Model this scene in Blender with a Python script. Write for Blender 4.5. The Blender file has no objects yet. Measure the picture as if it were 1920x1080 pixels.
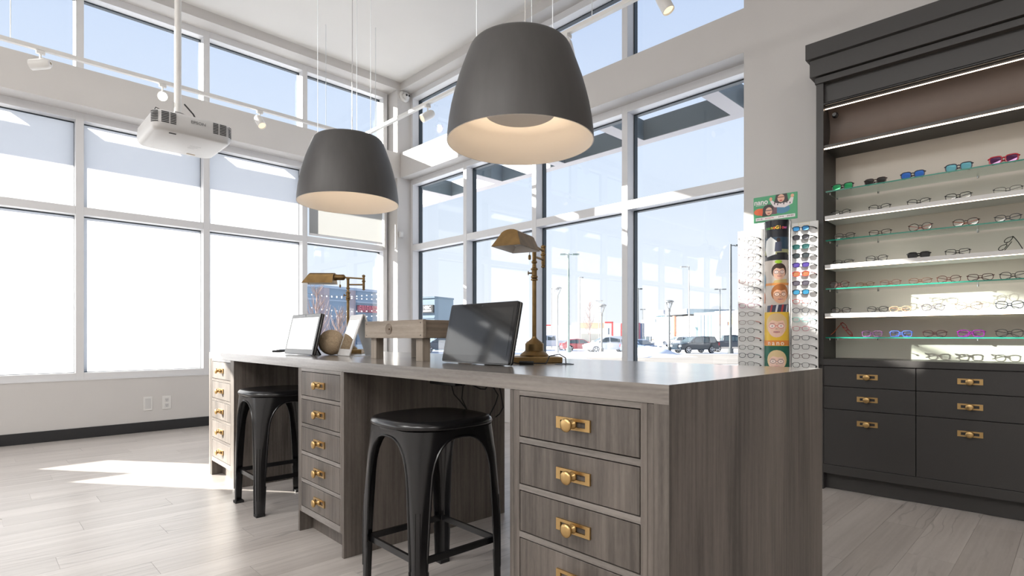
import bpy, bmesh, math, random
from mathutils import Vector, Matrix
random.seed(7)
PI = math.pi
SC = bpy.context.scene
COL = SC.collection
# ------------------------------------------------------------------ camera
YAW = 0.79676
EYE = 1.03
cam_d = bpy.data.cameras.new('camera')
cam = bpy.data.objects.new('camera', cam_d)
COL.objects.link(cam)
cam.location = (0, 0, EYE)
cam.rotation_euler = (PI / 2, 0, YAW - PI / 2)
cam_d.sensor_width = 36.0
cam_d.lens = 1046.0 / 1920 * 36
cam_d.shift_y = 91.0 / 1920
cam_d.clip_start = 0.05
cam_d.clip_end = 2000
SC.camera = cam
# ------------------------------------------------------------------ sky
world = bpy.data.worlds.new('sky')
SC.world = world
world.use_nodes = True
wn, wl = world.node_tree.nodes, world.node_tree.links
bg = wn['Background']
tc = wn.new('ShaderNodeTexCoord')
sp = wn.new('ShaderNodeSeparateXYZ')
rp = wn.new('ShaderNodeValToRGB')
wl.new(tc.outputs['Generated'], sp.inputs[0])
wl.new(sp.outputs['Z'], rp.inputs[0])
wl.new(rp.outputs[0], bg.inputs[0])
el = rp.color_ramp.elements
el[0].position = 0.0; el[0].color = (0.90, 0.94, 1.0, 1)
el[1].position = 1.0; el[1].color = (0.24, 0.40, 0.80, 1)
e = el.new(0.12); e.color = (0.82, 0.90, 1.0, 1)
e = el.new(0.32); e.color = (0.70, 0.81, 0.985, 1)
bg.inputs[1].default_value = 1.0
# ------------------------------------------------------------------ sun
sun_d = bpy.data.lights.new('sun', 'SUN')
sun_d.energy = 25.0
sun_d.color = (1.0, 0.95, 0.87)
sun_d.angle = 0.009
sun = bpy.data.objects.new('sun', sun_d)
COL.objects.link(sun)
sun.rotation_euler = Vector((0.60, -0.80, -0.37)).to_track_quat('-Z', 'Y').to_euler()
sun.location = (-6, 12, 8)
# ------------------------------------------------------------------ ceiling panels behind the viewer
PANEL_W = 84.0
for (px_, py_) in ((-4.8, 4.2), (-4.6, 1.4), (-2.8, 3.6), (-2.6, 0.4), (-3.8, -1.6), (-0.6, -3.6)):
    ld = bpy.data.lights.new('ceiling_panel', 'AREA')
    ld.shape = 'RECTANGLE'; ld.size = 1.5; ld.size_y = 1.2
    ld.energy = PANEL_W
    ld.color = (1.0, 0.985, 0.965)
    lo = bpy.data.objects.new('ceiling_panel', ld)
    COL.objects.link(lo)
    lo.location = (px_, py_, 4.66)
vs = SC.view_settings
vs.view_transform = 'Standard'
vs.look = 'None'
vs.exposure = 0.12
vs.gamma = 1.0
vs.use_curve_mapping = False
cy = SC.cycles
cy.max_bounces = 9
cy.diffuse_bounces = 5
cy.glossy_bounces = 4
cy.transmission_bounces = 6
cy.transparent_max_bounces = 24
cy.caustics_reflective = False
cy.caustics_refractive = False
cy.sample_clamp_indirect = 6.0
cy.use_denoising = True
# ================================================================== helpers
class MB:
    """collects faces; build() links them as ONE mesh object"""
    def __init__(s):
        s.v = []; s.f = []; s.m = []
    def face(s, pts, mi=0):
        b = len(s.v); s.v += [tuple(p) for p in pts]
        s.f.append(tuple(range(b, b + len(pts)))); s.m.append(mi)
        return s
    def add(s, verts, faces, mi=0):
        b = len(s.v); s.v += [tuple(p) for p in verts]
        for f in faces:
            s.f.append(tuple(i + b for i in f)); s.m.append(mi)
        return s
    def box(s, x0, x1, y0, y1, z0, z1, mi=0, M=None):
        vs_ = [(x, y, z) for z in (z0, z1) for y in (y0, y1) for x in (x0, x1)]
        if M is not None: vs_ = [tuple(M @ Vector(p)) for p in vs_]
        return s.add(vs_, [(0, 2, 3, 1), (4, 5, 7, 6), (0, 1, 5, 4), (2, 6, 7, 3), (0, 4, 6, 2), (1, 3, 7, 5)], mi)
    def lathe(s, prof, n=24, mi=0, M=None, cap=True):
        vs_ = []
        for r, z in prof:
            for k in range(n):
                a = 2 * PI * k / n
                vs_.append((r * math.cos(a), r * math.sin(a), z))
        fs = []
        for j in range(len(prof) - 1):
            for k in range(n):
                k2 = (k + 1) % n
                fs.append((j * n + k, j * n + k2, (j + 1) * n + k2, (j + 1) * n + k))
        if cap:
            if prof[0][0] > 1e-5: fs.append(tuple(reversed(range(n))))
            if prof[-1][0] > 1e-5: fs.append(tuple(range((len(prof) - 1) * n, len(prof) * n)))
        if M is not None: vs_ = [tuple(M @ Vector(p)) for p in vs_]
        return s.add(vs_, fs, mi)
    def tube(s, pts, r, n=6, mi=0, closed=False, cap=True, flat=1.0):
        P = [Vector(p) for p in pts]
        N = len(P); rings = []
        up0 = None
        for i in range(N):
            if closed: t = P[(i + 1) % N] - P[i - 1]
            else: t = P[min(i + 1, N - 1)] - P[max(i - 1, 0)]
            t.normalize()
            if up0 is None:
                up0 = Vector((0, 0, 1)) if abs(t.z) < .9 else Vector((1, 0, 0))
            u = up0 - t * up0.dot(t)
            if u.length < 1e-4: u = Vector((1, 0, 0)) - t * t.x
            u.normalize(); up0 = u
            w = t.cross(u)
            rr = r[i] if isinstance(r, (list, tuple)) else r
            rings.append([P[i] + (u * math.cos(2 * PI * k / n) + w * math.sin(2 * PI * k / n) * flat) * rr for k in range(n)])
        b = [p for ring in rings for p in ring]
        fs = []
        for i in range(N if closed else N - 1):
            i2 = (i + 1) % N
            for k in range(n):
                k2 = (k + 1) % n
                fs.append((i * n + k, i * n + k2, i2 * n + k2, i2 * n + k))
        if cap and not closed:
            fs.append(tuple(reversed(range(n)))); fs.append(tuple(range((N - 1) * n, N * n)))
        return s.add(b, fs, mi)
    def prism(s, poly, axis, a0, a1, mi=0, M=None):
        """poly: 2-D points; axis 0: (y,z) extruded along x, 1: (x,z) along y, 2: (x,y) along z"""
        def P(p, a):
            return (a, p[0], p[1]) if axis == 0 else ((p[0], a, p[1]) if axis == 1 else (p[0], p[1], a))
        n = len(poly)
        vs_ = [P(p, a0) for p in poly] + [P(p, a1) for p in poly]
        if M is not None: vs_ = [tuple(M @ Vector(p)) for p in vs_]
        fs = [tuple(range(n)), tuple(reversed(range(n, 2 * n)))]
        for i in range(n):
            j = (i + 1) % n
            fs.append((i, i + n, j + n, j))
        return s.add(vs_, fs, mi)
    def ball(s, c, r, n=16, mi=0, sz=1.0):
        m = n // 2
        prof = [(max(r * math.sin(PI * j / m), 1e-6), -r * sz * math.cos(PI * j / m)) for j in range(m + 1)]
        return s.lathe(prof, n, mi, Matrix.Translation(c), cap=False)
    def mesh(s, name, mats, smooth=None):
        me = bpy.data.meshes.new(name)
        me.from_pydata(s.v, [], s.f)
        for m in (mats if isinstance(mats, (list, tuple)) else [mats]): me.materials.append(m)
        me.polygons.foreach_set('material_index', s.m)
        bm = bmesh.new(); bm.from_mesh(me)
        bmesh.ops.remove_doubles(bm, verts=bm.verts, dist=1e-6)
        bmesh.ops.recalc_face_normals(bm, faces=bm.faces)
        bm.to_mesh(me); bm.free()
        if smooth:
            me.polygons.foreach_set('use_smooth', [True] * len(me.polygons))
            me.set_sharp_from_angle(angle=math.radians(smooth))
        me.update()
        return me
    def build(s, name, mats, parent=None, loc=(0, 0, 0), rot=(0, 0, 0), smooth=None, bevel=0, seg=2, label=None):
        o = bpy.data.objects.new(name, s.mesh(name, mats, smooth))
        COL.objects.link(o)
        o.location = loc; o.rotation_euler = rot
        if parent is not None: o.parent = parent
        if bevel:
            md = o.modifiers.new('bevel', 'BEVEL')
            md.width = bevel; md.segments = seg; md.limit_method = 'ANGLE'; md.angle_limit = math.radians(40)
        if label: o['label'] = label
        return o
def obj_from(mesh, name, parent=None, loc=(0, 0, 0), rot=(0, 0, 0)):
    o = bpy.data.objects.new(name, mesh)
    COL.objects.link(o)
    o.location = loc; o.rotation_euler = rot
    if parent is not None: o.parent = parent
    return o
def tag(o, label, cat, group=None, kind=None):
    o['label'] = label; o['category'] = cat
    if group: o['group'] = group
    if kind: o['kind'] = kind
    return o
def thing(name, label, cat, loc=(0, 0, 0), rz=0.0, group=None):
    o = bpy.data.objects.new(name, None)
    o.empty_display_size = 0.1
    COL.objects.link(o)
    o.location = loc; o.rotation_euler = (0, 0, rz)
    return tag(o, label, cat, group)
def structure(o):
    o['kind'] = 'structure'
    return o
def copy_tree(o, parent=None):
    c = o.copy(); COL.objects.link(c)
    if parent is not None: c.parent = parent
    for ch in list(o.children): copy_tree(ch, c)
    return c
def text_obj(txt, name, mat_, size, parent, loc, rot, extrude=0.001, bold=0.0, sx=1.0):
    cu = bpy.data.curves.new(name, 'FONT')
    cu.body = txt; cu.size = size; cu.extrude = extrude; cu.align_x = 'CENTER'; cu.align_y = 'CENTER'
    cu.resolution_u = 3; cu.offset = bold
    t = bpy.data.objects.new(name, cu)
    COL.objects.link(t)
    bpy.context.view_layer.update()
    dg = bpy.context.evaluated_depsgraph_get()
    me = bpy.data.meshes.new_from_object(t.evaluated_get(dg))
    bpy.data.objects.remove(t); bpy.data.curves.remove(cu)
    me.materials.clear(); me.materials.append(mat_)
    o = obj_from(me, name, parent, loc, rot)
    o.scale = (sx, 1, 1)
    return o
FACE_NY = (PI / 2, 0, 0)            # lettering that faces -Y
FACE_NX = (PI / 2, 0, -PI / 2)      # lettering that faces -X
# ================================================================== materials
def lin(r, g, b):
    f = lambda c: c / 12.92 if c <= 0.04045 else ((c + 0.055) / 1.055) ** 2.4
    return (f(r / 255), f(g / 255), f(b / 255), 1)
def mat(name, col, rough=0.5, metal=0.0, noise=0.0, scale=8.0, spec=0.5, stretch=(1, 1, 1), bump=0.0, coat=0.0):
    m = bpy.data.materials.new(name); m.use_nodes = True
    n, l = m.node_tree.nodes, m.node_tree.links
    p = n['Principled BSDF']
    c = col if len(col) == 4 else (*col, 1)
    p.inputs['Base Color'].default_value = c
    p.inputs['Roughness'].default_value = rough
    p.inputs['Metallic'].default_value = metal
    p.inputs['Specular IOR Level'].default_value = spec
    if coat: p.inputs['Coat Weight'].default_value = coat; p.inputs['Coat Roughness'].default_value = 0.08
    if noise or bump:
        t = n.new('ShaderNodeTexCoord'); mp = n.new('ShaderNodeMapping'); nz = n.new('ShaderNodeTexNoise')
        mp.inputs['Scale'].default_value = stretch
        nz.inputs['Scale'].default_value = scale; nz.inputs['Detail'].default_value = 5
        l.new(t.outputs['Object'], mp.inputs[0]); l.new(mp.outputs[0], nz.inputs['Vector'])
        if noise:
            r = n.new('ShaderNodeValToRGB')
            r.color_ramp.elements[0].position = 0.3; r.color_ramp.elements[1].position = 0.7
            r.color_ramp.elements[0].color = tuple(max(0, x * (1 - noise)) for x in c[:3]) + (1,)
            r.color_ramp.elements[1].color = tuple(min(1, x * (1 + noise)) for x in c[:3]) + (1,)
            l.new(nz.outputs[0], r.inputs[0]); l.new(r.outputs[0], p.inputs['Base Color'])
        if bump:
            b = n.new('ShaderNodeBump'); b.inputs['Strength'].default_value = bump; b.inputs['Distance'].default_value = 0.004
            l.new(nz.outputs[0], b.inputs['Height']); l.new(b.outputs[0], p.inputs['Normal'])
    return m
def wood(name, dark, light, grain, rough=0.45, fine=90.0, broad=7.0, island=False, crack=0.0, bump=0.12):
    """grain: axis index the grain runs along"""
    m = bpy.data.materials.new(name); m.use_nodes = True
    n, l = m.node_tree.nodes, m.node_tree.links
    p = n['Principled BSDF']; p.inputs['Roughness'].default_value = rough
    t = n.new('ShaderNodeTexCoord')
    src = t.outputs['Object']
    oi = n.new('ShaderNodeObjectInfo')
    ad = n.new('ShaderNodeVectorMath'); ad.operation = 'ADD'
    sc_ = n.new('ShaderNodeVectorMath'); sc_.operation = 'SCALE'; sc_.inputs[3].default_value = 37.0
    cb = n.new('ShaderNodeCombineXYZ')
    for i in range(3): l.new(oi.outputs['Random'], cb.inputs[i])
    l.new(cb.outputs[0], sc_.inputs[0]); l.new(src, ad.inputs[0]); l.new(sc_.outputs[0], ad.inputs[1])
    def nz(scale, along, det, dist=0.0):
        mp = n.new('ShaderNodeMapping')
        s = [1.0, 1.0, 1.0]; s[grain] = along
        mp.inputs['Scale'].default_value = s
        x = n.new('ShaderNodeTexNoise'); x.inputs['Scale'].default_value = scale
        x.inputs['Detail'].default_value = det; x.inputs['Distortion'].default_value = dist
        l.new(ad.outputs[0], mp.inputs[0]); l.new(mp.outputs[0], x.inputs['Vector'])
        return x.outputs[0]
    a = nz(broad, 0.10, 4, 0.6); b = nz(fine, 0.035, 3); c = nz(fine * 2.2, 0.25, 2)
    mx = n.new('ShaderNodeMath'); mx.operation = 'MULTIPLY_ADD'; mx.inputs[1].default_value = 0.35
    l.new(b, mx.inputs[0])
    m2 = n.new('ShaderNodeMath'); m2.operation = 'MULTIPLY'; m2.inputs[1].default_value = 0.55
    l.new(a, m2.inputs[0]); l.new(m2.outputs[0], mx.inputs[2])
    m3 = n.new('ShaderNodeMath'); m3.operation = 'MULTIPLY_ADD'; m3.inputs[1].default_value = 0.10
    l.new(c, m3.inputs[0]); l.new(mx.outputs[0], m3.inputs[2])
    r = n.new('ShaderNodeValToRGB')
    r.color_ramp.elements[0].position = 0.39; r.color_ramp.elements[0].color = (*dark, 1)
    r.color_ramp.elements[1].position = 0.62; r.color_ramp.elements[1].color = (*light, 1)
    l.new(m3.outputs[0], r.inputs[0])
    out = r.outputs[0]
    if island:
        hs = n.new('ShaderNodeHueSaturation')
        mr = n.new('ShaderNodeMapRange'); mr.inputs['To Min'].default_value = 0.95; mr.inputs['To Max'].default_value = 1.05
        l.new(oi.outputs['Random'], mr.inputs['Value']); l.new(mr.outputs[0], hs.inputs['Value'])
        l.new(out, hs.inputs['Color']); out = hs.outputs[0]
    if crack:
        w = n.new('ShaderNodeTexWave'); w.wave_type = 'BANDS'; w.bands_direction = 'Y' if grain == 0 else 'X'
        mp = n.new('ShaderNodeMapping'); s = [1.0, 1.0, 1.0]; s[grain] = 0.22
        mp.inputs['Scale'].default_value = s
        l.new(ad.outputs[0], mp.inputs[0]); l.new(mp.outputs[0], w.inputs['Vector'])
        w.inputs['Scale'].default_value = 5.0; w.inputs['Distortion'].default_value = 9.0
        w.inputs['Detail'].default_value = 3; w.inputs['Detail Scale'].default_value = 1.6
        cr = n.new('ShaderNodeValToRGB')
        cr.color_ramp.elements[0].position = 0.0; cr.color_ramp.elements[0].color = (1 - crack,) * 3 + (1,)
        cr.color_ramp.elements[1].position = 0.07; cr.color_ramp.elements[1].color = (1, 1, 1, 1)
        l.new(w.outputs[0], cr.inputs[0])
        mm = n.new('ShaderNodeMix'); mm.data_type = 'RGBA'; mm.blend_type = 'MULTIPLY'
        big = nz(2.2, 0.6, 2)
        th = n.new('ShaderNodeMapRange'); th.inputs['From Min'].default_value = 0.48; th.inputs['From Max'].default_value = 0.62
        l.new(big, th.inputs['Value']); l.new(th.outputs[0], mm.inputs['Factor'])
        l.new(out, mm.inputs['A']); l.new(cr.outputs[0], mm.inputs['B']); out = mm.outputs['Result']
    l.new(out, p.inputs['Base Color'])
    bp = n.new('ShaderNodeBump'); bp.inputs['Strength'].default_value = bump; bp.inputs['Distance'].default_value = 0.002
    l.new(b, bp.inputs['Height']); l.new(bp.outputs[0], p.inputs['Normal'])
    return m
def glass(name, tint=(1, 1, 1), refl=1.0, rough=0.0):
    m = bpy.data.materials.new(name); m.use_nodes = True
    n, l = m.node_tree.nodes, m.node_tree.links
    n.remove(n['Principled BSDF'])
    tr = n.new('ShaderNodeBsdfTransparent'); tr.inputs[0].default_value = (*tint, 1)
    gl = n.new('ShaderNodeBsdfGlossy'); gl.inputs['Roughness'].default_value = rough
    lw = n.new('ShaderNodeLayerWeight'); lw.inputs['Blend'].default_value = 0.5
    pw = n.new('ShaderNodeMath'); pw.operation = 'POWER'; pw.inputs[1].default_value = 4.0
    ma = n.new('ShaderNodeMath'); ma.operation = 'MULTIPLY_ADD'; ma.inputs[1].default_value = 0.85 * refl; ma.inputs[2].default_value = 0.06 * refl
    ma.use_clamp = True
    l.new(lw.outputs['Facing'], pw.inputs[0]); l.new(pw.outputs[0], ma.inputs[0])
    mx = n.new('ShaderNodeMixShader')
    l.new(ma.outputs[0], mx.inputs[0]); l.new(tr.outputs[0], mx.inputs[1]); l.new(gl.outputs[0], mx.inputs[2])
    l.new(mx.outputs[0], n['Material Output'].inputs[0])
    return m
def translucent(name, col, back=0.3):
    m = bpy.data.materials.new(name); m.use_nodes = True
    n, l = m.node_tree.nodes, m.node_tree.links
    n.remove(n['Principled BSDF'])
    t = n.new('ShaderNodeBsdfTranslucent'); t.inputs[0].default_value = (*col, 1)
    d = n.new('ShaderNodeBsdfDiffuse'); d.inputs[0].default_value = (*col, 1)
    mx = n.new('ShaderNodeMixShader'); mx.inputs[0].default_value = back
    l.new(t.outputs[0], mx.inputs[1]); l.new(d.outputs[0], mx.inputs[2])
    l.new(mx.outputs[0], n['Material Output'].inputs[0])
    return m
def emit(name, col, strength):
    m = bpy.data.materials.new(name); m.use_nodes = True
    n, l = m.node_tree.nodes, m.node_tree.links
    n.remove(n['Principled BSDF'])
    e_ = n.new('ShaderNodeEmission'); e_.inputs[0].default_value = (*col, 1); e_.inputs[1].default_value = strength
    l.new(e_.outputs[0], n['Material Output'].inputs[0])
    return m
M = {}
M['wall'] = mat('wall_paint', (0.58, 0.562, 0.546), 0.7, noise=0.015, scale=3)
M['ceiling'] = mat('ceiling_paint', (0.74, 0.73, 0.71), 0.8, noise=0.01, scale=2)
M['frame'] = mat('white_aluminium', (0.68, 0.68, 0.69), 0.4, noise=0.01, scale=4)
M['gasket'] = mat('dark_gasket', (0.028, 0.04, 0.05), 0.5)
M['glass'] = glass('window_glass', (0.97, 0.985, 0.99), 1.5)
M['frost'] = translucent('frost_and_sun_mask', (0.44, 0.455, 0.475), 0.25)  # also used by the added sun mask on an unseen bay
M['blind'] = translucent('blind_fabric', (0.30, 0.30, 0.29), 0.6)
M['baseboard'] = mat('black_baseboard', (0.018, 0.018, 0.02), 0.45)
M['plank'] = wood('plank_wood', (0.385, 0.35, 0.325), (0.515, 0.475, 0.445), 0, 0.32, 42, 3.0, island=True, crack=0.30)
M['subfloor'] = mat('floor_joint', (0.36, 0.33, 0.305), 0.6)
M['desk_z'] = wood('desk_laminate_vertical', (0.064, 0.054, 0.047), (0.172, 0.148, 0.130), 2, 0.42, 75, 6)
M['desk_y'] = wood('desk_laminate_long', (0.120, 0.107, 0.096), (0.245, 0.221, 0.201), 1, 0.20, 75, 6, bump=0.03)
_p = M['desk_y'].node_tree.nodes['Principled BSDF']; _p.inputs['Coat Weight'].default_value = 0.5; _p.inputs['Coat Roughness'].default_value = 0.2
M['gap'] = mat('shadow_gap', (0.012, 0.010, 0.009), 0.8)
M['brass'] = mat('satin_brass', (0.56, 0.375, 0.165), 0.34, 1.0, noise=0.05, scale=60)
M['old_brass'] = mat('antique_brass', (0.21, 0.138, 0.062), 0.46, 1.0, noise=0.18, scale=25)
M['shade_in'] = mat('lamp_shade_inside', (0.72, 0.70, 0.68), 0.35, 0.2)
M['black_metal'] = mat('black_painted_metal', (0.007, 0.007, 0.008), 0.24, 0.0, spec=0.6, noise=0.2, scale=30)
M['rubber'] = mat('black_rubber', (0.012, 0.012, 0.012), 0.7)
M['pendant'] = mat('pendant_metal', (0.078, 0.075, 0.074), 0.50, 0.35, noise=0.04, scale=40, stretch=(1, 1, 0.05))
M['pendant_in'] = mat('pendant_liner', (0.84, 0.79, 0.73), 0.6)
M['glow_warm'] = emit('lamp_glow', (1.0, 0.81, 0.60), 11.0)
M['steel'] = mat('steel_cable', (0.72, 0.76, 0.78), 0.35, 0.5)
M['white_plastic'] = mat('white_plastic', (0.58, 0.575, 0.57), 0.38, noise=0.01, scale=5)
M['white_metal'] = mat('white_enamel', (0.70, 0.69, 0.67), 0.35)
M['vent'] = mat('vent_dark', (0.02, 0.022, 0.024), 0.7)
M['grey_ink'] = mat('grey_lettering', (0.12, 0.12, 0.125), 0.6)
M['cabinet'] = mat('charcoal_cabinet', (0.032, 0.030, 0.029), 0.42, noise=0.05, scale=60, stretch=(1, 1, 8))
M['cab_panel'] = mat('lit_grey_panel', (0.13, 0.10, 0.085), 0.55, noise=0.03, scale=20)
M['cream'] = mat('cream_back_panel', (0.56, 0.525, 0.47), 0.45, noise=0.01, scale=4)
M['white_shelf'] = mat('white_shelf', (0.62, 0.61, 0.60), 0.4)
M['led'] = emit('led_strip', (1.0, 0.78, 0.58), 9.0)
M['shelf_glass'] = glass('shelf_glass', (0.90, 0.97, 0.94), 0.8)
M['glass_edge'] = mat('green_glass_edge', (0.012, 0.20, 0.14), 0.12, spec=0.6)
M['chrome'] = mat('chrome', (0.55, 0.55, 0.55), 0.18, 1.0)
M['acrylic'] = mat('white_display_board', (0.74, 0.74, 0.73), 0.4)
M['lens'] = glass('clear_lens', (0.97, 0.98, 0.98), 0.8)
M['screen'] = mat('black_screen', (0.012, 0.013, 0.014), 0.06, spec=0.7)
M['bezel'] = mat('black_bezel', (0.010, 0.010, 0.011), 0.25)
M['silver'] = mat('silver_edge', (0.42, 0.42, 0.42), 0.3, 0.8)
M['screen_glare'] = emit('painted_screen_glare', (1.0, 0.99, 0.97), 1.4)  # glow stands in for the window reflection on the far screen
M['raw_wood'] = wood('weathered_wood_x', (0.20, 0.163, 0.128), (0.35, 0.295, 0.24), 1, 0.6, 60, 14)
M['raw_wood_x'] = wood('weathered_wood_side', (0.15, 0.118, 0.09), (0.27, 0.215, 0.165), 0, 0.6, 60, 14)
M['raw_wood_z'] = wood('weathered_wood_leg', (0.19, 0.157, 0.125), (0.33, 0.28, 0.23), 2, 0.6, 60, 14)
M['knot'] = mat('wood_knot', (0.10, 0.065, 0.042), 0.7)
M['twine'] = mat('wound_twine', (0.52, 0.40, 0.27), 0.9, noise=0.16, scale=160, bump=0.3)
M['mirror'] = mat('mirror_glass', (0.85, 0.86, 0.86), 0.02, 1.0)
# ================================================================== room shell
def shell(name, boxes, m, bevel=0):
    b = MB()
    for bx in boxes: b.box(*bx)
    return structure(b.build(name, m, bevel=bevel))
CEIL = 4.686
YF, YS = 7.10, 6.87            # left: window frame face, spandrel face
XF, XS = 4.65, 4.47            # right: window frame face, spandrel face
fl = structure(MB().box(-6, 4.9, -6, 7.35, -0.25, -0.0022).build('floor', M['plank']))
structure(MB().box(-6.2, 5.0, -6.2, 7.35, CEIL, CEIL + 0.2).build('ceiling', M['ceiling']))
shell('wall_left', [(-6, 4.45, 7.08, 7.32, 0, 0.585)], M['wall'])
shell('wall_right', [(4.63, 4.9, 1.905, 6.9, 0, 0.585)], M['wall'])
shell('wall_right', [(XS, 4.9, -6, 1.905, 0, CEIL)], M['wall'])
shell('wall_back', [(-6.2, -6.0, -6.2, 7.32, 0, CEIL)], M['wall'])
shell('wall_front', [(-6.2, 4.9, -6.2, -6.0, 0, CEIL)], M['wall'])
shell('wall_corner', [(4.42, 4.86, 6.874, 7.32, 0, CEIL)], M['wall'])
shell('trim_1', [(-6, XS + 0.3, YS, 7.34, 3.30, 3.667)], M['wall'])
shell('trim_2', [(XS, 4.9, 1.905, YS, 3.315, 3.672)], M['wall'])
shell('trim_3', [(-6, XS + 0.3, YS, 7.34, 4.575, CEIL), (XS, 4.9, 1.905, YS, 4.575, CEIL)], M['wall'])
structure(MB().box(-6, 4.42, 7.066, 7.079, 0, 0.108).build('baseboard_left', M['baseboard'], bevel=0.003))
# sill board under the left storefront
structure(MB().box(-6, 4.42, 7.075, 7.12, 0.585, 0.597).build('trim_4', M['frame']))
# floor planks, the pieces in view
PW, PL = 0.184, 1.22
pm = MB().box(0, PL - 0.0012, 0, PW - 0.0010, -0.0021, 0.0).mesh('plank', M['plank'])
ca, sa = math.cos(YAW), math.sin(YAW)
j = 0
y = -0.7
while y < 7.06:
    x = -3.2 + (j * 0.457) % PL - PL
    while x < 4.45:
        cx_, cy_ = x + PL / 2, y + PW / 2
        dep = cx_ * ca + cy_ * sa
        lat = cx_ * sa - cy_ * ca
        if dep > 1.7 and abs(lat) < dep * 0.93 + 0.75 and x + PL < 4.47 + PL * 0.5:
            o = obj_from(pm, 'plank', fl, (x, y, 0))
        x += PL
    y += PW; j += 1
# ------------------------------------------------------------------ windows
def window(name, W, posts, z0, z1, rail, frost, hw=0.033, slim=False):
    """W(s, d, z): s along the wall, d outward from the frame face. posts: centre of each mullion.
    rail: (bottom, top) of the transom or None.  frost: set of (bay, row) with film."""
    root = bpy.data.objects.new(name, None); COL.objects.link(root); root['kind'] = 'structure'
    def bx(b, s0, s1, d0, d1, za, zb, mi=0):
        vs_ = [W(s, d, z) for z in (za, zb) for d in (d0, d1) for s in (s0, s1)]
        b.add(vs_, [(0, 2, 3, 1), (4, 5, 7, 6), (0, 1, 5, 4), (2, 6, 7, 3), (0, 4, 6, 2), (1, 3, 7, 5)], mi)
    hb, ht = z0 + 0.07, z1 - 0.075
    for c in posts:
        b = MB(); bx(b, c - hw, c + hw, 0, 0.11, z0, z1); b.build('mullion', M['frame'], root, bevel=0.002, seg=1)
        b = MB(); bx(b, c - hw + 0.004, c + hw - 0.004, 0.111, 0.175, z0, z1); b.build('outer_cap', M['gasket'], root)
    for i in range(len(posts) - 1):
        s0, s1 = posts[i] + hw, posts[i + 1] - hw
        b = MB(); bx(b, s0, s1, 0, 0.11, ht, z1); b.build('head_rail', M['frame'], root)
        b = MB(); bx(b, s0, s1, 0, 0.11, z0, hb); b.build('sill_rail', M['frame'], root)
        rows = [(hb, ht)]
        if rail:
            b = MB(); bx(b, s0, s1, 0.002, 0.11, rail[0], rail[1]); b.build('transom', M['frame'], root, bevel=0.002, seg=1)
            rows = [(hb, rail[0]), (rail[1], ht)]
        for r_, (za, zb) in enumerate(rows):
            g = MB(); w = 0.012
            bx(g, s0, s1, 0.111, 0.165, zb - w, zb + 0.03); bx(g, s0, s1, 0.111, 0.165, za - 0.03, za + w * 0.4)
            bx(g, s0, s0 + w * 0.4, 0.111, 0.165, za, zb - w); bx(g, s1 - w * (0.3 if slim else 0.8), s1, 0.111, 0.165, za, zb - w)
            g.build('gasket', M['gasket'], root)
            b = MB()
            fr = (i, r_) in frost
            d = 0.116 if slim else 0.135
            b.face([W(s0, d, za), W(s1, d, za), W(s1, d, zb), W(s0, d, zb)])
            p = b.build('pane', M['frost'] if fr else M['glass'], root)
            if fr: p['label'] = 'frosted pane'
    return root
WL = lambda s, d, z: (s, YF + d, z)
WR = lambda s, d, z: (XF + d, s, z)
pl = [-5.95, -4.87, -3.7, -2.53, -1.21, -0.19, 0.82, 1.99, 3.16, 4.36]
fr = {(i, r) for i in (0, 1, 2, 3, 5, 6, 7) for r in (0, 1)} | {(4, 1)}
win1 = window('window_1', WL, pl, 0.59, 3.30, (2.268, 2.348), fr, slim=True)
MB().face([(-1.175, 7.21, 0.66), (-0.76, 7.21, 0.66), (-0.76, 7.21, 1.02), (-1.175, 7.21, 1.02)]).build('frost_and_sun_mask', M['frost'], win1)  # added out of view to cut the notch in the floor sun patch
window('window_2', WL, [-1.36, -0.19, 0.82, 1.99, 3.16, 4.36], 3.667, 4.575, None, set(), slim=True)
pr = [1.93, 3.165, 4.397, 5.638, 6.862]
window('window_3', WR, pr, 0.59, 3.315, (2.28, 2.368), set())
window('window_4', WR, pr, 3.672, 4.575, None, set())
shell('wall_left', [(-6, -1.39, 7.08, 7.32, 3.667, 4.575)], M['wall'])
# ------------------------------------------------------------------ canopy outside (steel beams, open squares)
M['canopy'] = mat('canopy_steel', (0.115, 0.145, 0.155), 0.5, noise=0.03, scale=2)
M['canopy_snow_lit'] = mat('canopy_snow_lit', (0.42, 0.39, 0.38), 0.7)  # paler than the steel: snow bounce light painted into the underside
def beam(root, x0, x1, y0, y1, z0=3.54, z1=3.80):
    b = MB().box(x0, x1, y0, y1, z0 + 0.006, z1, 0); b.box(x0, x1, y0, y1, z0, z0 + 0.006, 1)
    b.build('beam', [M['canopy'], M['canopy_snow_lit']], root)
cr = thing('canopy', 'dark grey steel canopy frame outside above the clear right windows', 'canopy', (0, 0, 0))
beam(cr, 6.20, 6.35, 0.2, 9.6)
for yy in (1.29, 2.61, 3.93, 5.25, 6.57, 7.89): beam(cr, 4.93, 6.199, yy, yy + 0.18)
cl = thing('canopy', 'steel canopy frame outside whose shadow bands the frosted windows', 'canopy', (0, 0, 0))
beam(cl, -5.5, 4.85, 8.62, 8.77, 3.49, 3.75)
for xx in (-4.15, -2.83, -1.51, -0.19, 1.13, 2.45, 3.77): beam(cl, xx, xx + 0.18, 7.36, 8.619, 3.49, 3.75)
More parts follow.
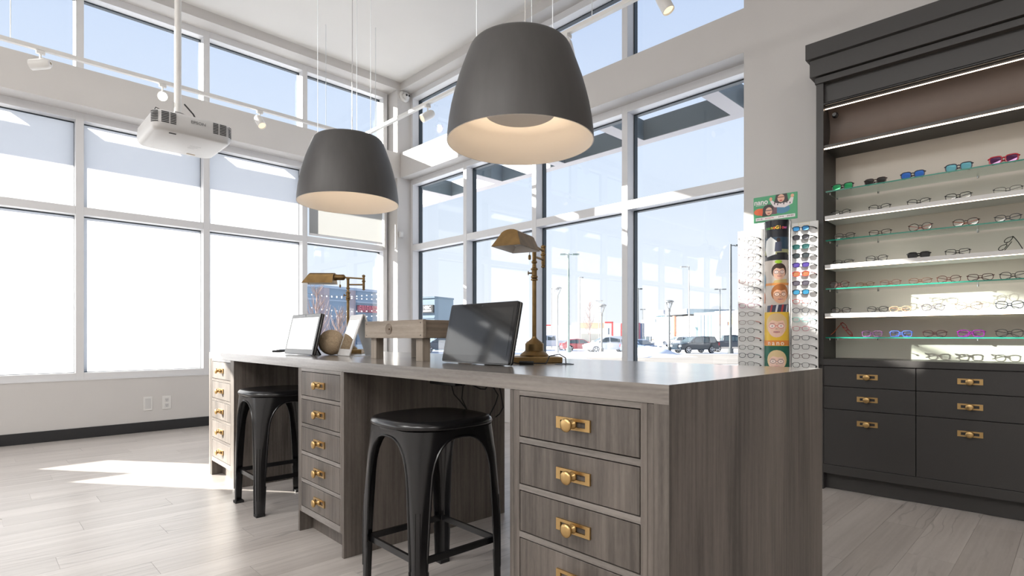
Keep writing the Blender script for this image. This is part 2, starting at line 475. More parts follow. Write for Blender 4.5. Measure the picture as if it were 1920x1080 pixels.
# ------------------------------------------------------------------ roller blind in the last left bay
rb = thing('roller_blind', 'grey roller blind lowered over upper pane beside the room corner', 'blind', (3.76, 7.085, 2.36))
b = MB().face([(-0.55, 0, 0.03), (0.54, 0, 0.03), (0.54, 0, 0.93), (-0.55, 0, 0.93)]); b.build('fabric', M['blind'], rb)
MB().tube([(-0.55, 0, 0.015), (0.54, 0, 0.015)], 0.015, 8).build('bottom_bar', M['frame'], rb, smooth=40)
MB().box(0.565, 0.59, -0.02, 0.012, -0.05, 0.93).build('side_channel', M['white_metal'], rb)
# ------------------------------------------------------------------ outlets, sensor, dome camera
t = thing('wall_plate', 'blank white wall plate, left one of the low pair', 'wall plate', (1.404, 7.08, 0.305))
MB().box(-0.043, 0.043, -0.006, -0.0005, -0.075, 0.075).build('plate', M['white_metal'], t, bevel=0.003)
MB().box(-0.026, 0.026, -0.009, -0.0055, -0.055, 0.055).build('insert', M['white_plastic'], t, bevel=0.002)
t = thing('power_outlet', 'white double power outlet, right one of the low pair', 'outlet', (1.581, 7.08, 0.302))
MB().box(-0.043, 0.043, -0.006, -0.0005, -0.075, 0.075).build('plate', M['white_metal'], t, bevel=0.003)
for zz in (-0.03, 0.03):
    s_ = MB().box(-0.02, 0.02, -0.009, -0.0055, zz - 0.022, zz + 0.022).build('socket', M['white_plastic'], t, bevel=0.004)
    q = MB()
    q.box(-0.009, -0.006, -0.0096, -0.0088, zz - 0.004, zz + 0.01); q.box(0.006, 0.009, -0.0096, -0.0088, zz - 0.004, zz + 0.01)
    q.box(-0.003, 0.003, -0.0096, -0.0088, zz - 0.016, zz - 0.010)
    q.build('slot', M['vent'], s_)
t = thing('motion_sensor', 'small white sensor box on the corner column', 'sensor', (4.466, 6.87, 2.496))
MB().box(-0.025, 0.032, -0.035, 0.0, -0.042, 0.042).build('housing', M['white_plastic'], t, bevel=0.006)
MB().box(-0.018, 0.025, -0.038, -0.0345, -0.02, 0.028).build('lens', M['white_metal'], t, bevel=0.002)
t = thing('security_camera', 'white dome camera high on the corner column', 'camera', (4.529, 6.874, 4.505))
RYm = Matrix.Rotation(PI / 2, 4, 'X')
MB().lathe([(0.082, 0), (0.082, 0.018), (0.07, 0.03), (0.03, 0.034)], 28, 0, RYm).build('base', M['white_metal'], t, smooth=40)
MB().ball((0.006, -0.045, -0.005), 0.052, 20).build('eyeball', M['white_plastic'], t, smooth=60)
for dx in (-0.012, 0.028):
    MB().lathe([(0.014, 0), (0.014, 0.008)], 14, 0, Matrix.Translation((dx, -0.088 - 0.0, -0.008)) @ RYm).build('lens', M['vent'], t, smooth=40)
# ------------------------------------------------------------------ lighting track and its spots
TY, TX, TZ = 6.2, 3.46, 3.48
t = thing('lighting_track', 'white suspended lighting track turning the corner before the high windows', 'light track', (TX, TY, TZ))
MB().box(-6.5, -0.021, -0.018, 0.018, -0.017, 0.017).build('rail', M['white_metal'], t)
MB().box(-0.018, 0.018, -5.2, -0.021, -0.017, 0.017).build('rail', M['white_metal'], t)
MB().box(-0.02, 0.02, -0.02, 0.02, -0.019, 0.019).build('corner_joint', M['white_plastic'], t)
for (dx, dy) in ((-3.2, 0), (-0.45, 0), (0, -0.35), (0, -3.546), (-5.5, 0)):
    MB().tube([(dx, dy, 0.017), (dx, dy, CEIL - TZ - 0.001)], 0.0035, 6).build('suspension_rod', M['steel'], t)
M['spot_on'] = emit('spot_lens_glow', (1.0, 0.90, 0.75), 22.0)
M['spot_lens'] = emit('spot_lens_dim', (1.0, 0.80, 0.55), 1.3)
def spot(px, py, aim, label, lens, back=0.0):
    t = thing('track_spotlight', label, 'spotlight', (px, py, TZ - 0.0171), 0, 'track spotlights')
    MB().box(-0.03, 0.03, -0.016, 0.016, -0.03, 0.0).build('adapter', M['white_metal'], t, bevel=0.003)
    MB().tube([(0, 0, -0.03), (0, 0, -0.085)], 0.008, 8).build('stem', M['white_metal'], t, smooth=40)
    q = Vector(aim).normalized().to_track_quat('Z', 'Y').to_matrix().to_4x4()
    Mx = Matrix.Translation((0, 0, -0.115)) @ q
    MB().lathe([(0.012, -0.080), (0.030, -0.074), (0.041, -0.055), (0.043, -0.03), (0.043, 0.075), (0.040, 0.077), (0.038, 0.06)], 20, 0, Mx, cap=False).build('head', M['white_metal'], t, smooth=40)
    MB().lathe([(0.0385, 0.062), (0.0385, 0.0635)], 20, 0, Mx).build('lens', M[lens], t)
    return t
A = lambda r, f, z: (r * sa + f * ca, -r * ca + f * sa, z)      # right / forward / up of the viewer
spot(0.45, TY, A(-1, -0.15, -0.16), 'white track spotlight aimed left above the first frosted window', 'spot_lens')
spot(1.351, TY, A(0.50, -0.83, -0.40), 'lit track spotlight shining at the viewer above the white projector', 'spot_on')
spot(2.259, TY, A(0.5, -0.35, -0.75), 'white track spotlight aimed down, to the right of the projector', 'spot_lens')
spot(TX, 4.805, A(-0.75, -0.45, -0.6), 'white track spotlight with a warm lens between the two pendants', 'spot_lens')
spot(TX, 2.895, A(0.25, 0.75, -0.3), 'white track spotlight half hidden behind the nearer pendant', 'spot_lens')
spot(TX, 2.03, A(0.35, -0.25, -0.9), 'white track spotlight cut by the top of the frame', 'spot_lens')
# ================================================================== pendants
DO, DR = Vector((1.201, 0.691, 0)), -0.0265
def D(u, v, z=0.0):
    c, s = math.cos(DR), math.sin(DR)
    return Vector((DO.x + u * c - v * s, DO.y + u * s + v * c, z))
def pendant(loc, label, rz):
    t = thing('pendant_lamp', label, 'pendant lamp', loc, rz, 'grey bell pendants over the desk')
    prof = [(0.3225, 0.0), (0.3212, 0.03), (0.3145, 0.09), (0.304, 0.15), (0.2895, 0.21), (0.2725, 0.27), (0.253, 0.325), (0.238, 0.365), (0.226, 0.395), (0.219, 0.408), (0.212, 0.415)]
    MB().lathe(prof + [(0.210, 0.4152), (0.10, 0.4145)], 72, 0, None, cap=False).build('shade', M['pendant'], t, smooth=50)
    inn = [(r - 0.004, z) for r, z in prof[:9]]
    b = MB().lathe([(0.3225, 0.0), (inn[0][0], -0.0005)], 72, 0, None, cap=False)
    b.lathe(inn, 72, 0, None, cap=False)
    b.build('liner', M['pendant_in'], t, smooth=60, label='cream inner liner')
    MB().lathe([(0.150, 0.124), (0.155, 0.127), (0.150, 0.130)], 48).build('diffuser', M['pendant_in'], t, smooth=30, label='cream round baffle')
    MB().lathe([(0.115, 0.136), (0.148, 0.136), (0.148, 0.144), (0.115, 0.144)], 48, 0, None, cap=False).build('light_ring', M['glow_warm'], t)
    h = CEIL - loc[2] - 0.001
    for k in range(3):
        a = 2 * PI * k / 3 + 0.3
        x, y = 0.195 * math.cos(a), 0.195 * math.sin(a)
        MB().tube([(x, y, 0.413), (x, y, h)], 0.0016, 5).build('suspension_cable', M['steel'], t)
    MB().tube([(0.04, 0.0, 0.412), (0.045, 0.0, h)], 0.003, 6).build('power_cord', M['white_plastic'], t, label='white power cord')
    return t
p = D(0.52, 1.06, 1.886); pendant(p, 'large grey bell pendant lamp over the near end of the desk', 0.2)
p = D(0.52, 2.69, 1.900); pendant(p, 'grey bell pendant lamp over the far half of the desk', 0.5)
# ================================================================== projector
t = thing('projector', 'white ceiling projector hanging on a white pole before the frosted windows', 'projector', (1.062, 4.29, 2.337))
def rrect(hx, hy, r, n=5, chf=0.0):
    pts = []
    for (sx, sy, a0) in ((1, 1, 0), (-1, 1, PI / 2), (-1, -1, PI), (1, -1, 3 * PI / 2)):
        for k in range(n + 1):
            a = a0 + PI / 2 * k / n
            pts.append((sx * (hx - r) + r * math.cos(a), sy * (hy - r) + r * math.sin(a)))
    return pts
b = MB(); rings = []
for (z, ins, r) in ((0.0, 0.030, 0.055), (0.006, 0.014, 0.06), (0.022, 0.004, 0.062), (0.05, 0.0, 0.065), (0.105, 0.004, 0.065), (0.125, 0.016, 0.06), (0.131, 0.035, 0.055)):
    rings.append([(x, y, z) for x, y in rrect(0.2375 - ins, 0.255 - ins, r)])
n_ = len(rings[0]); vs_ = [p for r in rings for p in r]; fs = []
for j in range(len(rings) - 1):
    for k in range(n_):
        k2 = (k + 1) % n_
        fs.append((j * n_ + k, j * n_ + k2, (j + 1) * n_ + k2, (j + 1) * n_ + k))
fs.append(tuple(range(n_))); fs.append(tuple(range((len(rings) - 1) * n_, len(rings) * n_)))
b.add(vs_, fs); b.build('body', M['white_plastic'], t, smooth=45)
def grille(a0, a1, flip, name):
    """slotted grille following the rounded front corner"""
    sx = -1 if flip else 1
    path = []
    hx, hy, r = 0.2375, 0.255, 0.065
    for s in range(0, 9):                       # along the front face then round the corner
        path.append((sx * (hx - r - 0.065 + 0.065 * s / 8), -hy - 0.0012))
    for s in range(1, 6):
        a = -PI / 2 + (PI / 2) * 0.85 * s / 5
        path.append((sx * (hx - r + (r + 0.0012) * math.cos(a)), -(hy - r) + (r + 0.0012) * math.sin(a)))
    g = thing_part = MB()
    for row in range(7):
        z = 0.042 + row * 0.0105
        for (i0, i1) in ((0, 4), (5, 9), (10, 13)):
            for i in range(i0, i1):
                (xa, ya), (xb, yb) = path[i], path[i + 1]
                g.face([(xa, ya, z), (xb, yb, z), (xb, yb, z + 0.0062), (xa, ya, z + 0.0062)])
    return g.build(name, M['vent'], t)
grille(0, 1, True, 'vent_grille'); grille(0, 1, False, 'vent_grille')
text_obj('EPSON', 'lettering', M['grey_ink'], 0.026, t, (0.02, -0.2562, 0.083), FACE_NY, 0.0004, 0.0, 1.12)
MB().box(-0.135, -0.095, -0.205, -0.19, -0.0035, 0.002).build('foot_slot', M['vent'], t, bevel=0.002)
MB().box(0.06, 0.115, 0.175, 0.19, -0.001, 0.002).build('sticker', M['twine'], t, label='small tan sticker')
q = MB()
for k in range(3): q.box(0.03, 0.10 - 0.015 * k, -0.02 + 0.03 * k, -0.0165 + 0.03 * k, -0.0006, 0.002)
q.build('label_lines', mat('faint_print', (0.45, 0.44, 0.43), 0.6), t)
MB().tube([(-0.042, -0.02, 0.2), (-0.042, -0.02, CEIL - 2.338)], 0.021, 16).build('pole', M['white_metal'], t, smooth=40)
q = MB().box(-0.115, 0.03, -0.08, 0.04, 0.131, 0.143)
q.box(-0.07, -0.014, -0.05, 0.01, 0.143, 0.20); q.tube([(-0.12, -0.07, 0.137), (-0.12, 0.03, 0.137)], 0.012, 8)
q.build('mount_bracket', M['silver'], t, bevel=0.003)
q = MB().tube([(-0.01, -0.05, 0.26), (0.03, -0.10, 0.19), (0.055, -0.11, 0.135)], 0.005, 6)
q.tube([(0.11, -0.10, 0.131), (0.125, -0.11, 0.16), (0.135, -0.10, 0.145), (0.19, -0.09, 0.15), (0.215, -0.07, 0.13)], 0.003, 6)
q.tube([(-0.21, -0.15, 0.13), (-0.20, -0.16, 0.155), (-0.17, -0.15, 0.15), (-0.16, -0.14, 0.131)], 0.003, 6)
q.build('cable', M['rubber'], t, smooth=50)
# ================================================================== desk
SL0, SL1, DL, DW = 0.866, 0.914, 3.905, 1.03
t = thing('desk_worktop', 'long grey wood laminate worktop with waterfall ends on three drawer cabinets', 'worktop', tuple(D(0, 0)), DR)
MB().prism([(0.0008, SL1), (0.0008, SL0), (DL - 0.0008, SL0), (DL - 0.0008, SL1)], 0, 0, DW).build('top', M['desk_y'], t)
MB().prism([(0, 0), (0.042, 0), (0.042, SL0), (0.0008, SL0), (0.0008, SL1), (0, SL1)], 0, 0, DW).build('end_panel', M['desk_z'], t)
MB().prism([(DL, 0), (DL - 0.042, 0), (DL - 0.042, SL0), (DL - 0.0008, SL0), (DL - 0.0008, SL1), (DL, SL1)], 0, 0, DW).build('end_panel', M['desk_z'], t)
def handle_bm(w=0.123, h=0.033):
    """slotted back plate facing -X and a round knob on a collar; local y = width"""
    b = MB(); e = 0.0105; d = 0.006
    b.box(-d, 0, -w / 2, w / 2, h / 2 - 0.0085, h / 2); b.box(-d, 0, -w / 2, w / 2, -h / 2, -h / 2 + 0.0085)
    b.box(-d, 0, -w / 2, -w / 2 + 0.016, -h / 2 + 0.0085, h / 2 - 0.0085); b.box(-d, 0, w / 2 - 0.016, w / 2, -h / 2 + 0.0085, h / 2 - 0.0085)
    b.box(-d, 0, -0.010, 0.010, -h / 2 + 0.0085, h / 2 - 0.0085)
    return b
def knob_bm():
    return MB().lathe([(0.014, 0.004), (0.013, 0.008), (0.0085, 0.012), (0.008, 0.020), (0.012, 0.024), (0.0185, 0.027), (0.0195, 0.031), (0.018, 0.0345), (0.012, 0.0365), (0.001, 0.037)], 20, 0, Matrix.Rotation(-PI / 2, 4, 'Y'))
HM = handle_bm().mesh('handle', M['brass']); KM = knob_bm().mesh('knob', M['brass'], 50)
DT = [0.8465, 0.7015, 0.5565, 0.4115, 0.2665]
def desk_cabinet(v0, v1, label, d0, d1):
    t = thing('drawer_cabinet', label, 'cabinet', tuple(D(0.0, v0)), DR, 'drawer cabinets under the desk')
    W_ = v1 - v0; a, b_ = d0 - v0, d1 - v0; zt = SL0 - 0.001; x0 = 0.002
    MB().box(x0, 1.005, 0, 0.019, 0, zt).build('side_panel', M['desk_z'], t, bevel=0.001, seg=1)
    MB().box(x0, 1.005, W_ - 0.019, W_, 0, zt).build('side_panel', M['desk_z'], t, bevel=0.001, seg=1)
    MB().box(0.9, 0.918, 0.02, W_ - 0.02, 0.0, zt).build('back_panel', M['desk_z'], t)
    MB().box(0.075, 0.093, 0.02, W_ - 0.02, 0.0, 0.109).build('toe_kick', M['desk_z'], t)
    MB().box(x0, 0.022, 0.0195, a - 0.0030, 0.11, zt).build('face_stile', M['desk_z'], t)
    MB().box(x0, 0.022, b_ + 0.0030, W_ - 0.0195, 0.11, zt).build('face_stile', M['desk_z'], t)
    f = MB(); zs = [zt] + [z for d in DT for z in (d + 0.0034, d - 0.1240)] + [0.11]
    for k in range(0, len(zs), 2): f.box(x0, 0.022, a - 0.0030, b_ + 0.0030, zs[k + 1], zs[k])
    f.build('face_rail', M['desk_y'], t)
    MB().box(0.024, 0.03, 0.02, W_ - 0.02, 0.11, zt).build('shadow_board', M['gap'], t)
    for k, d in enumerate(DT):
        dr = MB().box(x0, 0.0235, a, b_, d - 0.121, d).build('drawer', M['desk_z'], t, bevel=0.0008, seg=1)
        cyy = (a + b_) / 2
        obj_from(HM, 'handle', dr, (x0 - 0.0002, cyy, d - 0.0605))
        obj_from(KM, 'knob', dr, (x0 - 0.003, cyy, d - 0.0605))
    return t
desk_cabinet(3.32, 3.862, 'five-drawer cabinet under the far end of the desk, partly sunlit', 3.398, 3.825)
desk_cabinet(1.70, 2.228, 'middle five-drawer cabinet under the desk between the two stools', 1.741, 2.181)
desk_cabinet(0.043, 0.565, 'nearest five-drawer cabinet beside the desk end panel', 0.085, 0.518)
# ================================================================== stools
def stool(u, v, label, rz=0.0):
    t = thing('bar_stool', label, 'stool', tuple(D(u, v)), DR + rz, 'black metal stools at the desk'); t.scale = (1, 1, 1.018)
    def sq(a, z, n=48, ex=2.8):
        return [(a * math.copysign(abs(math.cos(2 * PI * k / n)) ** (2 / ex), math.cos(2 * PI * k / n)),
                 a * math.copysign(abs(math.sin(2 * PI * k / n)) ** (2 / ex), math.sin(2 * PI * k / n)), z) for k in range(n)]
    b = MB(); n = 48
    rings = [sq(0.207, 0.655), sq(0.209, 0.667), sq(0.222, 0.668), sq(0.2265, 0.675), sq(0.224, 0.685), sq(0.215, 0.694), sq(0.201, 0.698), sq(0.178, 0.696, 48, 2.8), sq(0.10, 0.691, 48, 2.4), sq(0.03, 0.690, 48, 2)]
    vs_ = [p for r in rings for p in r]; fs = []
    for j in range(len(rings) - 1):
        for k in range(n):
            k2 = (k + 1) % n
            fs.append((j * n + k, j * n + k2, (j + 1) * n + k2, (j + 1) * n + k))
    fs.append(tuple(range((len(rings) - 1) * n, len(rings) * n)))
    b.add(vs_, fs); b.build('seat', M['black_metal'], t, smooth=60)
    # pressed sheet leg with arched wings
    zs = [0.664, 0.650, 0.636, 0.634, 0.630, 0.624, 0.615, 0.600, 0.58, 0.55, 0.51, 0.46, 0.38, 0.30, 0.22, 0.17, 0.165, 0.09, 0.012]
    def prof(z):
        hh = 0.2055 + (0.664 - z) / 0.664 * 0.002
        base_w = 0.037 + 0.029 * max(0, z / 0.5) ** 1.3
        if z >= 0.636: w = hh
        elif z > 0.46:
            q = (z - 0.46) / (0.636 - 0.46)
            w = hh - (hh - base_w) * max(0, 1 - q ** 2.6) ** (1 / 2.6)
        else:
            w = base_w
        if z < 0.168: w += 0.004
        rad = 0.020 + 0.085 * max(0, (z - 0.25) / 0.41) ** 1.6
        rad = min(rad, w * 0.85)
        pts = [(hh - w, hh), (hh - (w + rad) / 2, hh)]
        for k in range(6):
            a = PI / 2 - PI / 2 * k / 5
            pts.append((hh - rad + rad * math.cos(a), hh - rad + rad * math.sin(a)))
        pts += [(hh, hh - (w + rad) / 2), (hh, hh - w)]
        return [(x, y, z) for x, y in pts]
    R_ = [prof(z) for z in zs]; m = len(R_[0])
    b = MB()
    inner = [[(x - 0.003, y - 0.003, z) for x, y, z in r] for r in R_]
    b.add([p for r in R_ for p in r], [(j * m + k, j * m + k + 1, (j + 1) * m + k + 1, (j + 1) * m + k) for j in range(len(zs) - 1) for k in range(m - 1)])
    b.add([p for r in inner for p in r], [(j * m + k, (j + 1) * m + k, (j + 1) * m + k + 1, j * m + k + 1) for j in range(len(zs) - 1) for k in range(m - 1)])
    for side in (0, -1):
        b.tube([r[side] for r in R_[2:]], 0.0048, 6)
    c = [((r[4][0] + r[5][0]) / 2 - 0.0012, (r[4][1] + r[5][1]) / 2 - 0.0012, r[4][2]) for r in R_]
    for off in (-0.0055, 0.0055):
        b.tube([(x + off, y - off, z) for x, y, z in c[12:18]], 0.0028, 6)
    me = b.mesh('leg', M['black_metal'], 50)
    hh = 0.2055 + 0.002
    fm = MB().box(hh - 0.046, hh + 0.003, hh - 0.046, hh + 0.003, 0.0, 0.014).mesh('rubber_foot', M['rubber'])
    for k in range(4):
        lg = obj_from(me, 'leg', t, (0, 0, 0), (0, 0, k * PI / 2))
        obj_from(fm, 'rubber_foot', lg)
    g = 0.186
    bm_ = MB().box(-g + 0.01, g - 0.01, g - 0.007, g + 0.005, 0.188, 0.212).mesh('footrest_bar', M['black_metal'])
    for k in range(4): obj_from(bm_, 'footrest_bar', t, (0, 0, 0), (0, 0, k * PI / 2))
    q = MB().box(-0.17, 0.17, -0.010, 0.010, 0.640, 0.654); q.box(-0.010, 0.010, -0.17, 0.17, 0.6401, 0.6535)
    q.build('under_seat_bar', M['black_metal'], t)
    return t
stool(0.135, 1.185, 'nearer black metal stool, between the middle and nearest drawer cabinets')
stool(0.115, 2.79, 'farther black metal stool, half hidden by the middle drawer cabinet')
# ================================================================== things on the desk
def monitor(u, v, label, lit=False):  # lit: screen glows white in place of a window reflection
    t = thing('tablet_monitor', label, 'monitor', tuple(D(u, v, SL1)), DR, 'touch screen monitors on the desk')
    tilt = math.atan2(0.055, 0.247); R = (0, tilt, 0); w, h = 0.22, 0.256
    MB().prism(rrect2(w, h, 0.010), 0, 0.0, 0.022).build('housing', M['bezel'], t, (0, 0, 0.007), R, smooth=40)
    q = MB().prism(rrect2(w + 0.0012, h + 0.001, 0.011), 0, 0.0085, 0.0115); q.build('edge_band', M['silver'], t, (0, 0, 0.0062), R, smooth=40)
    MB().box(-0.0012, -0.0002, -w + 0.004, w - 0.004, 0.004, h - 0.004).build('glass_front', M['bezel_glass'], t, (0, 0, 0.007), R)
    MB().box(-0.0018, -0.0012, -w + 0.022, w - 0.022, 0.032, h - 0.024).build('screen', M['screen_glare'] if lit else M['screen'], t, (0, 0, 0.007), R)
    MB().lathe([(0.0035, 0), (0.0035, 0.0006)], 12, 0, Matrix.Translation((-0.0012, 0, h - 0.012)) @ Matrix.Rotation(-PI / 2, 4, 'Y')).build('lens', M['vent'], t, (0, 0, 0.007), R)
    MB().prism([(0.052, 0.12), (0.058, 0.12), (0.125, 0.004), (0.125, 0.0), (0.115, 0.0)], 1, -0.06, 0.06).build('kick_stand', M['bezel'], t)
    return t
def rrect2(hw, h, r):
    return [(x, z + h / 2) for x, z in rrect(hw, h / 2, r, 4)]
M['bezel_glass'] = mat('glass_bezel', (0.008, 0.008, 0.009), 0.05, spec=0.6)
monitor(0.270, 1.082, 'black touch screen monitor leaning beside the nearer brass lamp')
monitor(0.200, 2.73, 'far touch screen monitor with painted window glare, beside the ball', True)
def lamp(u, v, ang, label):
    t = thing('desk_lamp', label, 'lamp', tuple(D(u, v, SL1)), ang, 'brass swing-arm lamps on the desk')
    a = 0.11
    plate = MB().box(-a, a, -a, a, 0, 0.026).build('base_plate', M['old_brass'], t, rot=(0, 0, -ang + YAW - PI / 2 + 0.10), bevel=0.003)
    MB().lathe([(0.0645, 0.026), (0.0645, 0.033), (0.056, 0.042), (0.046, 0.049), (0.0425, 0.051), (0.0425, 0.082), (0.038, 0.088), (0.022, 0.100), (0.012, 0.108), (0.0095, 0.116)], 32).build('base', M['old_brass'], t, smooth=35)
    MB().lathe([(0.0095, 0.116), (0.0095, 0.370), (0.0155, 0.372), (0.0155, 0.378), (0.011, 0.381), (0.0155, 0.384), (0.0155, 0.391), (0.012, 0.394), (0.012, 0.418), (0.0165, 0.420), (0.0165, 0.425), (0.010, 0.430), (0.008, 0.448), (0.013, 0.452), (0.013, 0.458), (0.009, 0.462), (0.0095, 0.515), (0.012, 0.518), (0.012, 0.524), (0.004, 0.530)], 20).build('column', M['old_brass'], t, smooth=35)
    q = MB().tube([(0, -0.011, 0.405), (0, -0.024, 0.405)], 0.0035, 8); q.lathe([(0.002, 0), (0.010, 0.002), (0.010, 0.005), (0.002, 0.007)], 12, 0, Matrix.Translation((0, -0.024, 0.405)) @ Matrix.Rotation(PI / 2, 4, 'X'))
    kb = q.build('thumb_screw', M['old_brass'], t, rot=(0, 0, -ang + YAW - PI), smooth=35)
    MB().tube([(-0.009, 0, 0.480), (-0.104, 0, 0.480)], 0.0055, 10).build('lower_arm', M['old_brass'], t, smooth=40)
    MB().lathe([(0.004, 0.440), (0.010, 0.444), (0.010, 0.450), (0.007, 0.453), (0.009, 0.458), (0.009, 0.498), (0.013, 0.501), (0.013, 0.506), (0.009, 0.509), (0.009, 0.535), (0.012, 0.538), (0.012, 0.544), (0.004, 0.55)], 14, 0, Matrix.Translation((-0.109, 0, 0))).build('joint_post', M['old_brass'], t, smooth=35)
    MB().tube([(-0.104, 0, 0.522), (0.02, 0, 0.530)], 0.0055, 10).build('upper_arm', M['old_brass'], t, smooth=40)
    MB().lathe([(0.007, 0), (0.016, 0.006), (0.020, 0.012), (0.020, 0.055), (0.024, 0.072)], 20, 0, Matrix.Translation((0.018, 0, 0.531)) @ Matrix.Rotation(PI / 2, 4, 'Y')).build('socket', M['old_brass'], t, smooth=35)
    # trough shade: arched section, front end raked outwards
    sec = [(-0.066, 0.487), (-0.040, 0.540)] + [(0.040 * -math.cos(PI * k / 8), 0.540 + 0.022 * math.sin(PI * k / 8)) for k in range(1, 8)] + [(0.040, 0.540), (0.066, 0.487)]
    def shell_(off, mi, b):
        xa = 0.092 + off
        A_ = [(xa, y * (1 - off * 14), z - off * .6) for y, z in sec]
        B_ = [(0.256 + (0.562 - z) / 0.075 * 0.046 - off, y * (1 - off * 14), z - off * .6) for y, z in sec]
        n = len(sec)
        b.add(A_ + B_, [(i, i + 1, n + i + 1, n + i) for i in range(n - 1)] + [tuple(range(n)), tuple(range(n, 2 * n))], mi)
    b = MB(); shell_(0, 0, b); b.build('shade', M['old_brass'], t, smooth=28)
    b = MB(); shell_(0.0016, 0, b); b.build('shade_lining', M['shade_in'], t, smooth=28, label='white lamp shade lining')
    q = MB().tube([(0.10, 0, 0.522), (0.145, 0, 0.522)], 0.013, 12); q.ball((0.19, 0, 0.520), 0.021, 14)
    q.tube([(0.14, 0, 0.522), (0.175, 0, 0.521)], [0.012, 0.018], 12)
    q.build('bulb', M['white_plastic'], t, smooth=50)
    q = MB().tube([(0.055, 0, 0.512), (0.055, 0, 0.478)], 0.0015, 5); q.lathe([(0.002, 0), (0.006, -0.004), (0.0065, -0.018), (0.004, -0.023)], 10, 0, Matrix.Translation((0.055, 0, 0.482)))
    q.build('pull_switch', M['old_brass'], t, smooth=40)
lamp(0.622, 1.074, math.radians(200.6), 'nearer brass pharmacy lamp standing behind the black monitor')
lamp(0.635, 2.93, math.radians(137.0), 'far brass pharmacy lamp standing behind the ball and the mirror')
# wound ball
t = thing('twine_ball', 'tan wound ball lying between the far monitor and the mirror', 'ball', tuple(D(0.36, 2.60, SL1 + 0.0795)))
MB().ball((0, 0, 0), 0.0785, 32).build('core', M['twine'], t, smooth=60)
q = MB(); rnd = random.Random(3)
for k in range(70):
    ax = Vector((rnd.gauss(0, 1), rnd.gauss(0, 1), rnd.gauss(0, 1))).normalized()
    e1 = ax.orthogonal().normalized(); e2 = ax.cross(e1); off = rnd.uniform(-0.03, 0.03); rr = math.sqrt(0.0788 ** 2 - off ** 2)
    q.tube([ax * off + (e1 * math.cos(2 * PI * i / 20) + e2 * math.sin(2 * PI * i / 20)) * rr for i in range(20)], 0.0007, 4, closed=True)
q.build('twine', M['twine'], t)['kind'] = 'stuff'
# tent mirror
t = thing('tent_mirror', 'white A-frame tabletop mirror standing between the ball and wooden riser', 'mirror', tuple(D(0.405, 2.26, SL1)), DR)
fl_, fr_, dv = Vector((-0.074, 0.035, 0)), Vector((0.074, -0.028, 0)), Vector((0.035, 0.222, 0))
ap = Vector((0, 0.004, 0.245))
def slab(b, p0, p1, p2, p3, th, mi=0):
    nrm = (p1 - p0).cross(p3 - p0).normalized() * th
    q_ = [p0, p1, p2, p3, p0 + nrm, p1 + nrm, p2 + nrm, p3 + nrm]
    b.add(q_, [(0, 1, 2, 3), (4, 7, 6, 5), (0, 4, 5, 1), (1, 5, 6, 2), (2, 6, 7, 3), (3, 7, 4, 0)], mi)
def lerp4(p0, p1, p2, p3, a, b_): return (p0 * (1 - a) + p1 * a) * (1 - b_) + (p3 * (1 - a) + p2 * a) * b_
LP = (fl_, fl_ + dv, ap + dv, ap)
RP = (fr_, ap, ap + dv, fr_ + dv)
b = MB(); slab(b, *LP, -0.008); b.build('front_leaf', M['white_plastic'], t, bevel=0.002)
b = MB(); slab(b, *RP, -0.008); b.build('back_leaf', M['white_plastic'], t, bevel=0.002)
nL = (LP[1] - LP[0]).cross(LP[3] - LP[0]).normalized()
c4 = [lerp4(*LP, a_, b_) - nL * 0.0092 for a_, b_ in ((0.1, 0.16), (0.9, 0.16), (0.9, 0.86), (0.1, 0.86))]
b = MB().face(c4); b.build('mirror_glass', M['mirror'], t)
MB().box(-0.07, 0.07, -0.0, 0.004, 0.0, 0.003).build('base_wire', M['white_plastic'], t)
# wooden riser
t = thing('wooden_riser', 'raw wood riser box on short legs standing behind the black monitor', 'riser', tuple(D(0.262, 1.45, SL1)), DR)
L_, W_, ZA, ZB = 0.525, 0.33, 0.108, 0.195
MB().box(0, 0.018, -0.012, L_ + 0.012, ZA, ZB).build('board', M['raw_wood'], t, bevel=0.0015)
MB().box(W_ - 0.018, W_, -0.012, L_ + 0.012, ZA, ZB).build('board', M['raw_wood'], t, bevel=0.0015)
MB().box(0.0185, W_ - 0.0185, 0, 0.018, ZA, ZB - 0.001).build('board', M['raw_wood_x'], t, bevel=0.0015)
MB().box(0.0185, W_ - 0.0185, L_ - 0.018, L_, ZA, ZB - 0.001).build('board', M['raw_wood_x'], t, bevel=0.0015)
MB().box(0.0185, W_ - 0.0185, 0.0185, L_ - 0.0185, ZA + 0.006, ZA + 0.016).build('tray_bottom', M['raw_wood'], t)
for (xx, yy) in ((0.019, 0.019), (0.019, L_ - 0.075), (W_ - 0.062, 0.019), (W_ - 0.062, L_ - 0.075)):
    MB().box(xx, xx + 0.043, yy, yy + 0.056, 0, ZB - 0.012).build('leg', M['raw_wood_z'], t, bevel=0.001)
q = MB()
for (yy, zz) in ((0.008, ZA + 0.014), (0.008, ZB - 0.014), (L_ - 0.008, ZA + 0.014), (L_ - 0.008, ZB - 0.014)):
    q.lathe([(0.003, 0), (0.003, 0.0008)], 8, 0, Matrix.Translation((-0.0001, yy, zz)) @ Matrix.Rotation(-PI / 2, 4, 'Y'))
q.build('nail', M['vent'], t)
q = MB()
for k in range(4):
    rr = 0.012 + 0.005 * k
    q.tube([(-0.0004, 0.285 + rr * 1.15 * math.cos(2 * PI * i / 18) + 0.002 * k, 0.153 + rr * math.sin(2 * PI * i / 18)) for i in range(19)], 0.0009, 4)
q.ball((0, 0.285, 0.153), 0.006, 8)
q.build('knot', M['knot'], t)
